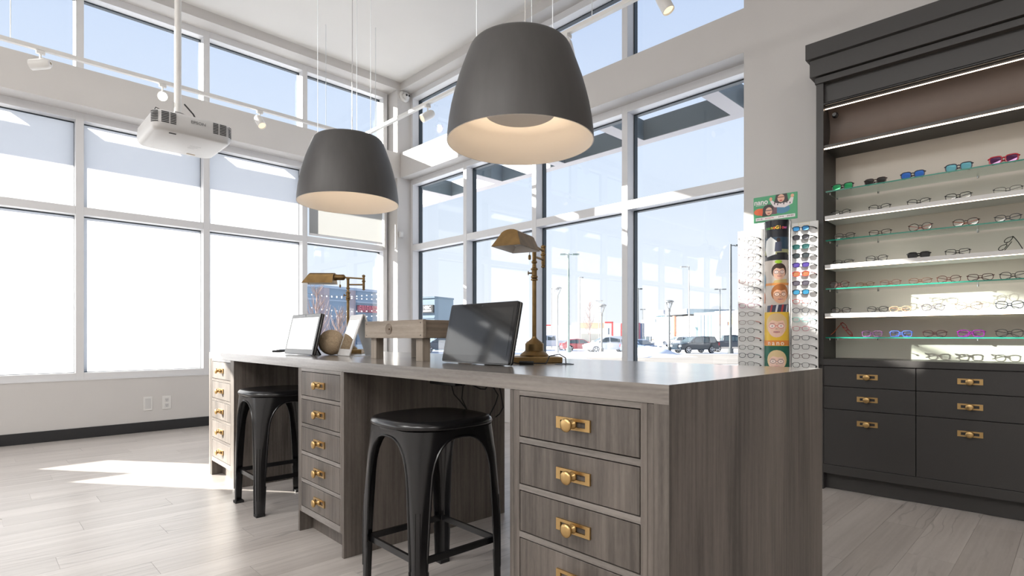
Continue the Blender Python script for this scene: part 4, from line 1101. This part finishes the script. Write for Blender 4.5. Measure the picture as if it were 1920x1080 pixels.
for (ya, yb, c) in ((0.125, 0.085, (110, 70, 80)), (0.068, 0.01, (200, 110, 120)), (-0.02, -0.055, (110, 80, 80)), (-0.075, -0.12, (100, 70, 80))):
    n_s = max(3, int((ya - yb) / 0.008))
    for k in range(n_s):
        y = ya - (ya - yb) * (k + 0.5) / n_s
        P.rect(y - 0.0024, y + 0.0024, 1.859 + 0.001 * (k % 3), 1.867 + 0.001 * (k % 2), c, 1)
for k in range(9): P.rect(0.124 - 0.0085 * k, 0.129 - 0.0085 * k, 1.958, 1.962, (238, 240, 238), 1)
P.build('sign_print', sg)
text_obj('nano', 'lettering', mat('white_letter', (0.8, 0.8, 0.8), 0.4), 0.050, sg, (-0.0325, 0.095, 1.982), FACE_NX, 0.0003, 0.0014, 0.95)
# frames hung on the rack, sixteen rows on each board
RL = [((40, 40, 44), (40, 40, 46), None), ((88, 34, 52), (60, 30, 44), None), ((110, 40, 60), (70, 40, 50), None), ((228, 176, 168), (120, 110, 130), None), ((96, 96, 140), (90, 70, 90), None),
      ((188, 70, 90), (200, 90, 110), None), ((50, 70, 110), (70, 70, 80), None), ((206, 110, 140), (100, 70, 80), None), ((208, 90, 150), (226, 150, 190), None), ((96, 70, 52), (40, 30, 26), None),
      ((206, 190, 186), (222, 110, 90), None), ((24, 24, 26), (24, 24, 26), None), ((76, 70, 70), (206, 90, 76), None), ((18, 18, 18), (18, 18, 18), None), ((26, 36, 60), (90, 150, 150), None), ((28, 26, 30), (24, 24, 26), None)]
RN = ['black and clear', 'maroon', 'plum', 'pale pink', 'lavender', 'rose red', 'slate blue', 'dusty pink', 'bright pink', 'brown', 'clear grey with coral temples', 'slim black', 'grey with red temples', 'bold black', 'navy with teal temples', 'charcoal']
RRt = [((22, 26, 34), (20, 20, 24), (40, 130, 190)), ((18, 18, 20), (18, 18, 20), (52, 52, 58)), ((20, 84, 80), (20, 40, 42), (44, 92, 92)), ((22, 26, 28), (20, 20, 22), (62, 70, 74)), ((50, 36, 90), (26, 24, 36), (86, 70, 150)),
      ((196, 60, 60), (150, 40, 44), (176, 120, 84)), ((40, 28, 44), (34, 26, 36), (96, 92, 104)), ((24, 26, 34), (22, 22, 26), (60, 140, 180)), ((206, 70, 60), (40, 30, 34), None), ((34, 46, 76), (24, 26, 34), None),
      ((110, 206, 196), (60, 170, 160), None), ((216, 110, 130), (60, 50, 56), None), ((22, 28, 46), (30, 30, 36), None), ((70, 70, 74), (40, 40, 44), None), ((90, 26, 32), (24, 22, 24), None), ((26, 24, 26), (24, 22, 24), None)]
RM = ['black with blue mirrored lenses', 'black with smoke lenses', 'teal', 'black with grey lenses', 'violet', 'red with amber lenses', 'plum-black with grey lenses', 'navy with turquoise mirrored lenses', 'clear red', 'navy round',
      'mint', 'pink round', 'dark blue', 'slate grey', 'black-red', 'plain black']
ORD = ['top', 'second', 'third', 'fourth', 'fifth', 'sixth', 'seventh', 'eighth', 'ninth', 'tenth', 'eleventh', 'twelfth', 'thirteenth', 'fourteenth', 'fifteenth', 'sixteenth']
def lock(parent, pts):
    q = MB()
    for (y, z) in pts:
        q.tube([(0.0, y, z), (-0.024, y, z)], 0.0022, 5); q.ball((-0.026, y, z), 0.006, 8)
    q.build('lock_peg', M['vent'], parent)['kind'] = 'stuff'
pk = []
for k in range(16):
    z = 1.715 - (1.715 - 0.815) * k / 15
    fc, tc_, lc = RL[k]
    ex = (2.6, 2.4, 2.8, 2.5, 2.2)[k % 5]
    glasses('%s eyeglasses, %s row of the left rack board' % (RN[k], ORD[k]), Rp(-0.030, 0.196, z), RR + 0.10, fc, tc=tc_, w=0.044, h=(0.033, 0.031, 0.034)[k % 3], ex=ex, r=(0.0018, 0.0015)[k % 2], br=0.015, style='rack', group='frames on the left rack board')
    pk.append((0.102, z + 0.008))
lock(bl_, pk); pk = []
for k in range(16):
    z = 1.748 - (1.748 - 0.818) * k / 15
    fc, tc_, lc = RRt[k]
    ex = 3.0 if lc else (2.3, 2.2, 2.5, 2.2, 3.0, 3.2, 3.0, 2.8)[k % 8]
    glasses('%s %s, %s row of the right rack board' % (RM[k], 'sunglasses' if lc else 'eyeglasses', ORD[k]), Rp(-0.030, -0.163, z), RR + 0.06, fc, tc=tc_, lc=lc, w=0.043, h=(0.031, 0.033)[k % 2], ex=ex, r=0.0022 if lc else 0.0017, br=0.015, style='rack', group='frames on the right rack board')
    pk.append((-0.256, z + 0.008))
lock(br_, pk)
# ================================================================== outside
GZ = -0.67
def far(px, dep):
    """ground point seen in column px of the photograph, dep metres along the view"""
    r = (px - 960) / 1046.0 * dep
    return (r * sa + dep * ca, -r * ca + dep * sa)
M['snow'] = mat('snow', (0.80, 0.83, 0.88), 0.8, noise=0.05, scale=0.4)
M['asphalt'] = mat('salted_asphalt', (0.27, 0.25, 0.225), 0.85, noise=0.12, scale=0.5)
g = MB().box(-150, 320, -150, 320, GZ - 0.2, GZ); o = structure(g.build('ground', M['snow']))
q = MB(); R0 = Matrix.Rotation(YAW - PI / 2, 4, 'Z')
q.add([tuple(R0 @ Vector(p)) for p in ((-10, 34, GZ + 0.02), (40, 34, GZ + 0.02), (40, 53, GZ + 0.02), (-10, 53, GZ + 0.02))], [(0, 1, 2, 3)])
structure(q.build('ground', M['asphalt'])).name = 'road'
for (px, dep, w_, h_, lb) in ((1130, 46, 7.5, 0.42, 'long snow bank in front of the white minivan'), (1216, 50, 2.6, 0.8, 'rounded snow pile beside the dark window post'), (1020, 41, 3.6, 0.35, 'low snow bank left of the tall light pole')):
    x, y = far(px, dep)
    t = MB(); rnd = random.Random(px)
    prof = [(1.0, 0.0), (0.86, 0.35), (0.6, 0.72), (0.3, 0.93), (0.001, 1.0)]
    n = 22; vs_ = []
    for r, z in prof:
        for k in range(n):
            a = 2 * PI * k / n; f_ = 1 + rnd.uniform(-.09, .09)
            vs_.append((r * w_ * f_ * math.cos(a), r * 1.8 * f_ * math.sin(a), z * h_ * (1 + rnd.uniform(-.07, .07))))
    t.add(vs_, [(j * n + k, j * n + (k + 1) % n, (j + 1) * n + (k + 1) % n, (j + 1) * n + k) for j in range(4) for k in range(n)])
    tag(t.build('snow_bank', M['snow'], None, (x, y, GZ), (0, 0, YAW - PI / 2), smooth=70), lb, 'snow bank')
# ---- cars
M['tyre'] = mat('tyre', (0.012, 0.012, 0.012), 0.8); M['rim'] = mat('alloy_rim', (0.55, 0.55, 0.56), 0.35, 0.7)
M['car_glass'] = mat('car_glass', (0.05, 0.075, 0.085), 0.08, spec=0.7)
M['tail'] = mat('tail_lamp', lin(190, 40, 46), 0.3); M['headl'] = mat('head_lamp', (0.7, 0.72, 0.74), 0.2)
WH = MB().lathe([(0.36, -0.11), (0.36, 0.11), (0.30, 0.125), (0.30, 0.10)], 20, 0, Matrix.Rotation(PI / 2, 4, 'X')).mesh('wheel', M['tyre'], 40)
RIMM = None
def rim_mesh():
    b = MB(); Rx = Matrix.Rotation(PI / 2, 4, 'X')
    for s in (-1, 1):
        for k in range(5):
            a = 2 * PI * k / 5
            b.box(-0.045, 0.045, s * 0.108 - 0.01, s * 0.108 + 0.01, 0.05, 0.27, 0, Matrix.Rotation(a, 4, 'Y'))
        b.lathe([(0.07, -0.008), (0.07, 0.012)], 10, 0, Matrix.Translation((0, s * 0.112, 0)) @ Rx)
        b.lathe([(0.29, -0.012), (0.29, 0.012), (0.25, 0.012), (0.25, -0.012)], 20, 0, Matrix.Translation((0, s * 0.108, 0)) @ Rx, cap=False)
    return b.mesh('rim', M['rim'])
RIMM = rim_mesh()
PROF = {
    'suv': dict(L=4.75, body=[(-2.30, 0.35), (-2.36, 0.62), (-2.30, 0.95), (-1.30, 1.08), (2.25, 1.08), (2.34, 0.85), (2.30, 0.36)], cab=[(-1.25, 1.07), (-0.42, 1.66), (0.3, 1.74), (1.9, 1.70), (2.27, 1.07)], win=[[(-1.0, 1.10), (-0.36, 1.58), (0.24, 1.62), (0.24, 1.10)], [(0.32, 1.10), (0.32, 1.62), (1.15, 1.60), (1.15, 1.10)], [(1.23, 1.10), (1.23, 1.60), (1.80, 1.54), (2.02, 1.10)]], wx=(-1.45, 1.38), hw=0.92),
    'van': dict(L=5.0, body=[(-2.45, 0.32), (-2.52, 0.6), (-2.35, 0.92), (-1.6, 1.06), (2.4, 1.06), (2.46, 0.8), (2.42, 0.34)], cab=[(-1.7, 1.05), (-0.55, 1.66), (0.2, 1.76), (2.1, 1.72), (2.38, 1.05)], win=[[(-1.3, 1.10), (-0.5, 1.58), (-0.1, 1.62), (-0.1, 1.10)], [(0.0, 1.10), (0.0, 1.63), (1.05, 1.62), (1.05, 1.10)], [(1.15, 1.10), (1.15, 1.62), (2.02, 1.57), (2.2, 1.10)]], wx=(-1.55, 1.5), hw=0.95),
    'car': dict(L=4.4, body=[(-2.15, 0.3), (-2.2, 0.55), (-2.0, 0.78), (-1.1, 0.9), (2.05, 0.92), (2.16, 0.7), (2.12, 0.3)], cab=[(-1.15, 0.89), (-0.3, 1.38), (0.3, 1.45), (1.3, 1.38), (2.0, 0.91)], win=[[(-0.9, 0.93), (-0.25, 1.31), (0.2, 1.35), (0.2, 0.93)], [(0.28, 0.93), (0.28, 1.35), (1.2, 1.30), (1.6, 0.93)]], wx=(-1.35, 1.3), hw=0.88),
    'pickup': dict(L=5.6, body=[(-2.75, 0.42), (-2.8, 0.75), (-2.7, 1.12), (-1.35, 1.2), (2.75, 1.2), (2.8, 0.8), (2.75, 0.45)], cab=[(-1.45, 1.19), (-0.75, 1.82), (0.0, 1.9), (1.05, 1.86), (1.2, 1.19)], win=[[(-1.15, 1.23), (-0.68, 1.74), (-0.1, 1.78), (-0.1, 1.23)], [(0.0, 1.23), (0.0, 1.78), (0.92, 1.75), (1.02, 1.23)]], wx=(-1.75, 1.75), hw=0.98)}
def car(kind, px, dep, yaw, col, label, low=None):
    """nose along local -x; yaw 0 = nose to the left of the picture"""
    d = PROF[kind]; x, y = far(px, dep)
    t = thing('car' if kind != 'pickup' else 'pickup_truck', label, 'car' if kind != 'pickup' else 'truck', (x, y, GZ), YAW - PI / 2 + yaw)
    paint = mat('car_paint', col, 0.25, 0.1, coat=0.5); hw = d['hw']
    b = MB().prism(d['body'], 1, -hw, hw)
    b.build('body', paint, t, smooth=30, bevel=0.06)
    n = len(d['cab']); b = MB()
    a_ = [(px_, -hw * (0.97 if pz < 1.25 else 0.80), pz) for px_, pz in d['cab']]; c_ = [(p[0], -p[1], p[2]) for p in a_]
    b.add(a_ + c_, [tuple(range(n)), tuple(reversed(range(n, 2 * n)))] + [(i, i + n, (i + 1) % n + n, (i + 1) % n) for i in range(n)])
    b.build('cabin', paint, t, smooth=30, bevel=0.04)
    z0 = min(p[1] for p in d['cab']); z1 = 1.25
    def side(z):
        lo, hi = d['cab'][0][1], d['cab'][2][1]
        zt = min(p[1] for p in d['cab'] if p[1] > 1.25)
        f_ = min(1, max(0, (z - lo) / (zt - lo)))
        return hw * (0.97 - 0.17 * f_) + 0.012
    for w_ in d['win']:
        q = MB()
        for s in (-1, 1): q.face([(px_, s * side(pz), pz) for px_, pz in w_])
        q.build('window', M['car_glass'], t)
    c = d['cab']
    def glazed(p, q_, nm):
        m1, m2 = [(p[i] * .88 + q_[i] * .12) for i in (0, 1)], [(p[i] * .12 + q_[i] * .88) for i in (0, 1)]
        dx = -0.02 if nm == 'windscreen' else 0.02
        b = MB().face([(m1[0] + dx, -hw * .8, m1[1] + .012), (m1[0] + dx, hw * .8, m1[1] + .012), (m2[0] + dx, hw * .7, m2[1] + .012), (m2[0] + dx, -hw * .7, m2[1] + .012)])
        b.build(nm, M['car_glass'], t)
    glazed(c[0], c[1], 'windscreen'); glazed(c[-1], c[-2], 'rear_window')
    for wx in d['wx']:
        for s in (-1, 1):
            w_ = obj_from(WH, 'wheel', t, (wx, s * (hw - 0.08), 0.36)); obj_from(RIMM, 'rim', w_)
    xr = max(p[0] for p in d['body']); xf = min(p[0] for p in d['body'])
    zz = d['body'][-2][1]
    q = MB()
    for s in (-1, 1): q.box(xr - 0.16, xr + 0.012, s * hw * 0.86 - 0.13, s * hw * 0.86 + 0.13 , zz - 0.05, zz + 0.24)
    q.build('tail_lamp', M['tail'], t)
    q = MB()
    for s in (-1, 1): q.box(xf - 0.012, xf + 0.2, s * hw * 0.80 - 0.18, s * hw * 0.80 + 0.18, 0.66, 0.82)
    q.build('head_lamp', M['headl'], t)
    if low: MB().prism([(d['body'][0][0] + .05, .33), (d['body'][0][0] + .02, .56), (d['body'][-1][0] - .02, .56), (d['body'][-1][0] - .05, .33)], 1, -hw - 0.012, hw + 0.012).build('side_cladding', mat('car_cladding', low, 0.5), t)
    for s in (-1, 1):
        MB().box(c[0][0] + 0.25, c[0][0] + 0.43, s * (hw + 0.09) - 0.09, s * (hw + 0.09) + 0.09, z0 + 0.06, z0 + 0.22).build('wing_mirror', paint, t, bevel=0.02)
car('suv', 1303, 57.5, 0.33, (0.018, 0.030, 0.042), 'dark blue SUV parked in the snow, its red tail lamp at right')
car('pickup', 1374, 62, PI - 0.18, (0.02, 0.03, 0.045), 'dark pickup with beige flanks parked behind the dark SUV', (0.42, 0.38, 0.34))
car('van', 1140, 59, 0.12, (0.72, 0.73, 0.74), 'white minivan parked behind the long snow bank')
car('car', 1200, 55, 2.0, (0.10, 0.15, 0.24), 'small blue car half hidden by the dark window post')
car('car', 1087, 64, PI + 0.1, (0.36, 0.05, 0.06), 'red car parked right of the tall light pole')
car('pickup', 1026, 72, 0.0, (0.70, 0.71, 0.72), 'white pickup parked behind the nearer brass lamp')
car('suv', 1214, 92, 1.2, (0.04, 0.05, 0.06), 'small dark SUV far away beside the white tent')
car('suv', 1272, 92, 0.2, (0.62, 0.63, 0.64), 'small silver SUV far away behind the lantern post')
car('car', 748, 58, 0.4, (0.03, 0.05, 0.08), 'dark car seen under the wooden riser, left one')
car('suv', 830, 60, 0.2, (0.05, 0.08, 0.12), 'dark blue SUV seen under the wooden riser, right one')
# ---- light poles
M['pole_dark'] = mat('dark_pole', (0.06, 0.07, 0.075), 0.5); M['pole_pale'] = mat('galvanised_pole', (0.34, 0.33, 0.31), 0.5); M['pole_green'] = mat('green_pole', (0.16, 0.22, 0.20), 0.5)
def pole(px, dep, ytop, label, m, r=0.09, arm=0.0, arm2=0.0):
    x, y = far(px, dep); h = EYE + (631 - ytop) / 1046.0 * dep - GZ
    t = thing('light_pole', label, 'light pole', (x, y, GZ), YAW - PI / 2, 'tall parking lot light poles')
    MB().lathe([(r * 2.2, 0), (r * 2.2, 0.5), (r * 1.1, 0.52), (r, h * .5), (r * .75, h)], 10).build('pole', m, t, smooth=40)
    for a in (arm, arm2):
        if a:
            MB().box(min(0, a * .4), max(0, a * .4), -0.04, 0.04, h - 0.16, h - 0.08).build('arm', m, t)
            MB().box(min(a * .35, a), max(a * .35, a), -0.2, 0.2, h - 0.2, h - 0.04).build('lamp_head', m, t, bevel=0.02)
pole(1066, 58, 475, 'tall green light pole with a double head', M['pole_green'], 0.12, 1.1, -0.9)
pole(1087, 75, 519, 'slim pale light pole right of the green one', M['pole_pale'], 0.08, 0.5)
pole(1034, 80, 540, 'thin pale light pole beside the nearest brass lamp', M['pole_pale'], 0.06, 0.5)
pole(1123, 100, 563, 'thin distant pole left of the pale lantern post', M['pole_pale'], 0.07, -0.7, 0.7)
pole(1196.5, 70, 540, 'thin dark light pole against the dark window post', M['pole_dark'], 0.08, 0.5)
pole(1205, 105, 579, 'small distant pole left of the glass building', M['pole_dark'], 0.07, -0.5, 0.5)
pole(1292, 75, 499, 'grey light pole rising behind the dark SUV', M['pole_pale'], 0.10, -1.1)
pole(1350, 85, 541, 'thin light pole before the orange wall', M['pole_dark'], 0.09, -0.9, 0.9)
pole(1370, 56, 458, 'tall dark light pole beside the eyewear rack', M['pole_dark'], 0.13, 1.3)
def lantern(px, dep, ytop, label, m):
    x, y = far(px, dep); h = EYE + (631 - ytop) / 1046.0 * dep - GZ
    t = thing('lantern_post', label, 'lantern post', (x, y, GZ), YAW - PI / 2, 'curved-top lantern posts')
    MB().lathe([(0.2, 0), (0.2, 0.6), (0.10, 0.65), (0.085, h - 1.2), (0.12, h - 1.15), (0.12, h - 0.85), (0.05, h - 0.8)], 12).build('post', m, t, smooth=40)
    MB().lathe([(0.07, h - 0.85), (0.17, h - 0.55), (0.19, h - 0.3), (0.10, h - 0.2)], 12).build('globe', M['headl'], t, smooth=50)
    q = MB()
    for k in range(4):
        a = PI / 2 * k + 0.4
        q.tube([(0.1 * math.cos(a), 0.1 * math.sin(a), h - 0.85), (0.30 * math.cos(a), 0.30 * math.sin(a), h - 0.45), (0.42 * math.cos(a), 0.42 * math.sin(a), h - 0.12)], 0.03, 6)
    q.build('bracket', m, t)
    MB().lathe([(0.46, h - 0.2), (0.44, h - 0.08), (0.25, h), (0.02, h + 0.03)], 16).build('hood', m, t, smooth=50)
lantern(1255, 56, 563, 'dark lantern post before the glass building', M['pole_dark'])
lantern(1045, 57, 538, 'pale lantern post left of the green pole', M['pole_pale'])
lantern(1128, 53, 570, 'pale lantern post before the white minivan', M['pole_pale'])
# ---- buildings
def facade(name, label, pxa, da, pxb, db):
    (xa, ya), (xb, yb) = far(pxa, da), far(pxb, db)
    L = math.hypot(xb - xa, yb - ya); ang = math.atan2(yb - ya, xb - xa)
    return thing(name, label, 'building', (xa, ya, GZ), ang), L
def blk(t, nm, x0, x1, z0, z1, m, d0=0.0, d1=8.0):
    return MB().box(x0, x1, d0, d1, z0, z1).build(nm, m, t)
mB = lambda *c, r=0.7: mat('facade', lin(*c), r, noise=0.03, scale=0.3)
# glass-fronted building at right
t, L = facade('glass_building', 'pale two-storey building with glass tower and grey overhanging roof', 1206, 128, 1294, 112); t.scale.z = 0.79
k_ = L / 90.0
MB().box(0, 27 * k_, 0.4, 12, 0, 6.1).build('wall', mB(232, 214, 190), t)
MB().box(-1.2 * k_, 27 * k_, -0.3, 12, 6.1, 7.0).build('roof', mB(150, 152, 158), t)
MB().box(27 * k_, 46 * k_, 0, 12, 0, 8.2).build('wall', mB(206, 218, 226), t)
MB().box(46 * k_, 90 * k_, 0.2, 12, 0, 7.4).build('wall', mB(240, 228, 212), t)
MB().box(19 * k_, 50 * k_, -1.2, 12, 8.2, 9.3).build('roof', mB(176, 176, 182), t)
MB().box(50 * k_, 90 * k_, -0.8, 11, 7.9, 9.2).build('roof', mB(120, 128, 140), t)
MB().box(61 * k_, 64.5 * k_, -0.3, 0.1, 0, 7.6).build('column', mB(150, 92, 66), t)
PANE = mat('tower_glass', lin(112, 138, 142), 0.5, spec=0.2)
for r_ in range(3):
    for c in range(4):
        MB().box((28 + 4.5 * c) * k_, (31.8 + 4.5 * c) * k_, -0.06, 0.02, 1.2 + 2.3 * r_, 3.2 + 2.3 * r_).build('window', PANE, t)
for c in range(3): MB().box((48 + 5 * c) * k_, (51.5 + 5 * c) * k_, 0.12, 0.22, 3.6, 6.6).build('window', PANE, t)
for c in range(2): MB().box((66 + 11 * c) * k_, (72 + 11 * c) * k_, 0.12, 0.22, 0.3, 2.6).build('window', PANE, t)
MB().box(10 * k_, 19 * k_, 0.32, 0.42, 2.6, 4.6).build('window', PANE, t)
MB().box(46 * k_, 90 * k_, 0.1, 0.22, 2.8, 3.4).build('band', mB(222, 160, 116), t)
t, L = facade('store_building', 'store with green glass front and orange panel behind the parked cars', 1300, 104, 1440, 92); t.scale.z = 0.77
k_ = L / 144.0
MB().box(0, 46 * k_, 0.2, 12, 0, 7.9).build('wall', mB(196, 216, 212), t)
MB().box(46 * k_, 144 * k_, 0, 12, 0, 7.4).build('wall', mB(238, 228, 218), t)
MB().box(46 * k_, 144 * k_, -0.2, 12, 7.4, 8.1).build('roof', mB(128, 136, 148), t)
MB().box(44 * k_, 144 * k_, -0.12, 0, 4.9, 7.4).build('panel', mB(222, 150, 110), t)
MB().box(62 * k_, 72 * k_, -0.3, -0.12, 4.6, 5.6).build('panel', mB(120, 140, 165), t)
for c in range(6):
    MB().box((2 + 7.2 * c) * k_, (8 + 7.2 * c) * k_, 0.1, 0.22, 0.3, 7.4).build('window', PANE if c != 2 else mat('dark_glass', lin(92, 104, 122), 0.5, spec=0.2), t)
t, L = facade('strip_mall', 'low strip mall with orange parapet and red framed entrance', 1018, 150, 1188, 150); t.scale.z = 0.76
k_ = L / 170.0
MB().box(0, 62 * k_, 0.3, 10, 0, 6.2).build('wall', mB(238, 232, 228), t)
MB().box(62 * k_, 116 * k_, 0, 10, 0, 7.2).build('wall', mB(240, 226, 212), t)
MB().box(70 * k_, 114 * k_, -0.15, 0, 5.2, 7.0).build('panel', mB(226, 178, 140), t)
MB().box(66 * k_, 112 * k_, -0.4, 0, 3.4, 4.8).build('sign_band', mB(246, 240, 234), t)
MB().box(72 * k_, 110 * k_, -0.1, 0, 0.2, 3.2).build('window', mat('shop_glass', lin(176, 172, 160), 0.2), t)
MB().box(116 * k_, 170 * k_, 0.2, 10, 0, 6.9).build('wall', mB(236, 240, 242), t)
RED = mB(222, 82, 76)
for (a_, b_, c_, d_) in ((116, 131, 6.9, 7.5), (129, 131.5, 0, 7.5), (146, 148.5, 1.2, 6.9), (0, 16, 6.0, 6.4)):
    MB().box(a_ * k_, b_ * k_, -0.3, 0.1, c_, d_).build('red_trim', RED, t)
MB().box(122.5 * k_, 124.5 * k_, 0.05, 0.25, 3.0, 5.2).build('window', mat('slit_glass', lin(90, 110, 120), 0.2), t)
t, L = facade('far_warehouse', 'distant blue and red warehouse left of the glass building', 1189, 160, 1208, 160); t.scale.z = 0.74
MB().box(0, L * .45, 0, 12, 0, 7.6).build('wall', mB(120, 128, 148), t); MB().box(L * .45, L * .6, -0.1, 12, 0, 7.6).build('wall', mB(186, 110, 120), t); MB().box(L * .6, L, 0, 12, 0, 7.4).build('wall', mB(110, 120, 144), t)
tt = thing('marquee_tent', 'small white peaked tent beside the far dark SUV', 'tent', (*far(1236, 88), GZ), YAW - PI / 2)
MB().add([(-1.9, -1.5, 2.0), (1.9, -1.5, 2.0), (1.9, 1.5, 2.0), (-1.9, 1.5, 2.0), (0, 0, 3.3)], [(0, 1, 4), (1, 2, 4), (2, 3, 4), (3, 0, 4), (0, 3, 2, 1)]).build('roof', M['white_plastic'], tt)
for sx in (-1, 1):
    for sy in (-1, 1): MB().tube([(sx * 1.8, sy * 1.4, 0), (sx * 1.8, sy * 1.4, 2.0)], 0.05, 6).build('leg', M['white_metal'], tt)
# big store seen through the last left bay
t, L = facade('big_store', 'large grey-blue store with red letters seen past the far brass lamp', 540, 50, 716, 60)
k_ = L / 176.0
MB().box(0, L, 0, 14, 0, 6.35).build('wall', mB(118, 142, 164), t)
MB().box(-0.3, L + 0.2, -0.25, 14, 6.35, 6.6).build('parapet', mB(150, 166, 184), t)
for (a_, b_) in ((50, 66), (104, 116), (166, 176)): MB().box(a_ * k_, b_ * k_, -0.3, 0.05, 0, 6.34).build('pilaster', mB(150, 140, 146) if a_ != 166 else mB(178, 166, 160), t)
for (a_, b_) in ((38, 49), (72, 101), (122, 162)):
    n = 10; pts = [(a_ * k_, 0.9)] + [((a_ + b_) / 2 * k_ - (b_ - a_) / 2 * k_ * math.cos(PI * i / n), 2.7 + 0.8 * math.sin(PI * i / n)) for i in range(n + 1)] + [(b_ * k_, 0.9)]
    MB().prism(pts, 1, -0.06, 0.02).build('window', mat('arched_glass', lin(66, 104, 134), 0.15), t)
MB().box(36 * k_, L, -0.12, 0.03, 0, 0.88).build('base_wall', mB(170, 190, 198), t)
MB().box(0, L, -0.10, 0.02, 5.15, 5.3).build('cornice', mB(150, 168, 186), t)
rnd = random.Random(5)
for k in range(9):
    x0 = (122 + 5.1 * k) * k_; w_ = 3.6 * k_
    q = MB(); q.box(x0, x0 + 0.28 * w_, -0.42, -0.05, 4.2, 4.9)
    if k % 3 != 1: q.box(x0, x0 + w_, -0.42, -0.05, 4.72, 4.9)
    if k % 2 == 0: q.box(x0, x0 + w_, -0.42, -0.05, 4.2, 4.36)
    if k % 3 != 0: q.box(x0 + 0.72 * w_, x0 + w_, -0.42, -0.05, 4.2, 4.9)
    if k % 3 == 0: q.box(x0, x0 + .8 * w_, -0.42, -0.05, 4.48, 4.62)
    q.build('sign_letter', mB(206, 96, 116), t)
t, L = facade('signed_store', 'dark grey store with black sign seen left of the black monitor', 764, 70, 815, 68)
k_ = L / 51.0
MB().box(0, L, 0, 4, 0, 6.40).build('wall', mB(112, 132, 144), t); MB().box(-0.1, L + 0.1, -0.15, 4, 6.40, 6.60).build('parapet', mB(96, 116, 130), t)
sgn = MB().box(19 * k_, 50 * k_, -0.3, 0, 4.62, 5.56).build('sign', mat('black_sign', lin(20, 21, 23), 0.6), t)
q = MB().lathe([(0.40, 0), (0.40, 0.03), (0.27, 0.03), (0.27, 0)], 24, 0, Matrix.Translation((26.5 * k_, -0.31, 5.10)) @ Matrix.Rotation(PI / 2, 4, 'X'), cap=False)
q.build('emblem', mat('yellow_emblem', lin(214, 196, 96), 0.5), sgn)
WLT = mat('white_sign_letter', (0.85, 0.86, 0.87), 0.5)
text_obj('HERC', 'lettering', WLT, 0.62, sgn, (40 * k_, -0.32, 5.22), FACE_NY, 0.01, 0.012, 0.72)
q = MB()
for i in range(7): q.box((33 + 2.2 * i) * k_, (34.5 + 2.2 * i) * k_, -0.33, -0.3, 4.74, 4.92)
q.build('small_lettering', WLT, sgn)
MB().box(0, L, -0.1, 0.02, 3.9, 4.05).build('cornice', mB(96, 116, 130), t)
MB().box(8 * k_, 40 * k_, -0.06, 0.02, 0.3, 2.6).build('window', mat('shop_front_glass', lin(96, 120, 136), 0.15), t)
# bare trees
M['bark'] = mat('red_brown_bark', (0.24, 0.17, 0.15), 0.8)
def tree(px, dep, h, label, seed):
    x, y = far(px, dep); t = thing('bare_tree', label, 'tree', (x, y, GZ)); rnd = random.Random(seed)
    tr = MB(); tr.tube([(0, 0, 0), (0.03, 0, h * .35), (-0.02, 0.03, h * .7), (0, 0, h)], [0.10, 0.085, 0.05, 0.015], 7); tr.build('trunk', M['bark'], t, smooth=50)
    b = MB()
    for k in range(34):
        z = h * rnd.uniform(.25, .95); a = rnd.uniform(0, 2 * PI); l_ = (h - z) * .42 + .35
        p0 = Vector((0, 0, z)); p1 = p0 + Vector((math.cos(a) * l_ * .4, math.sin(a) * l_ * .4, l_ * .6)); p2 = p1 + Vector((math.cos(a) * l_ * .15, math.sin(a) * l_ * .15, l_ * .6))
        b.tube([p0, p1, p2], [0.03, 0.018, 0.006], 4)
        for m_ in range(3):
            f_ = rnd.uniform(.3, .9); q0 = p0.lerp(p1, f_); a2 = a + rnd.uniform(-1.2, 1.2)
            b.tube([q0, q0 + Vector((math.cos(a2) * .3, math.sin(a2) * .3, .45))], [0.012, 0.004], 4)
    b.build('branches', M['bark'], t)['kind'] = 'stuff'
tree(594, 34, 4.6, 'bare reddish tree left of the far brass lamp outside', 2)
tree(636, 36, 3.4, 'small bare tree behind the wound ball outside', 9)
tree(1106, 85, 7.0, 'faint bare tree between the light poles', 4)
# string lights on the square before the big store
M['bulb_out'] = mat('white_bulb', (0.9, 0.9, 0.9), 0.4)
for (ya, yb, sag, lb) in ((548, 549, 0.25, 'upper string of white bulbs strung before the big store'), (549, 560, 0.1, 'second string of white bulbs sloping before the big store'), (572, 580, 0.25, 'third string of white bulbs strung before the red letters'), (585, 590, 0.2, 'lowest string of white bulbs before the arched windows')):
    d_ = 40.0 + 0.4 * (ya % 7); (xa, y_a), (xb, y_b) = far(566, d_), far(716, d_)
    za, zb = EYE + (631 - ya) / 1046.0 * d_, EYE + (631 - yb) / 1046.0 * d_
    t = thing('string_lights', lb, 'string lights', (xa, y_a, za))
    w_ = MB(); bl = MB(); pts = []
    N = 16
    for i in range(N + 1):
        f_ = i / N; p_ = Vector(((xb - xa) * f_, (y_b - y_a) * f_, (zb - za) * f_ - sag * 4 * f_ * (1 - f_))); pts.append(p_); bl.ball(p_ - Vector((0, 0, 0.05)), 0.05, 8)
    w_.tube(pts, 0.008, 4); w_.build('wire', M['pole_dark'], t); bl.build('bulb', M['bulb_out'], t)['kind'] = 'stuff'
    for p_ in (pts[0], pts[-1]): MB().tube([(p_.x, p_.y, GZ - za), (p_.x, p_.y, p_.z + 0.1)], 0.04, 6).build('post', M['pole_dark'], t)
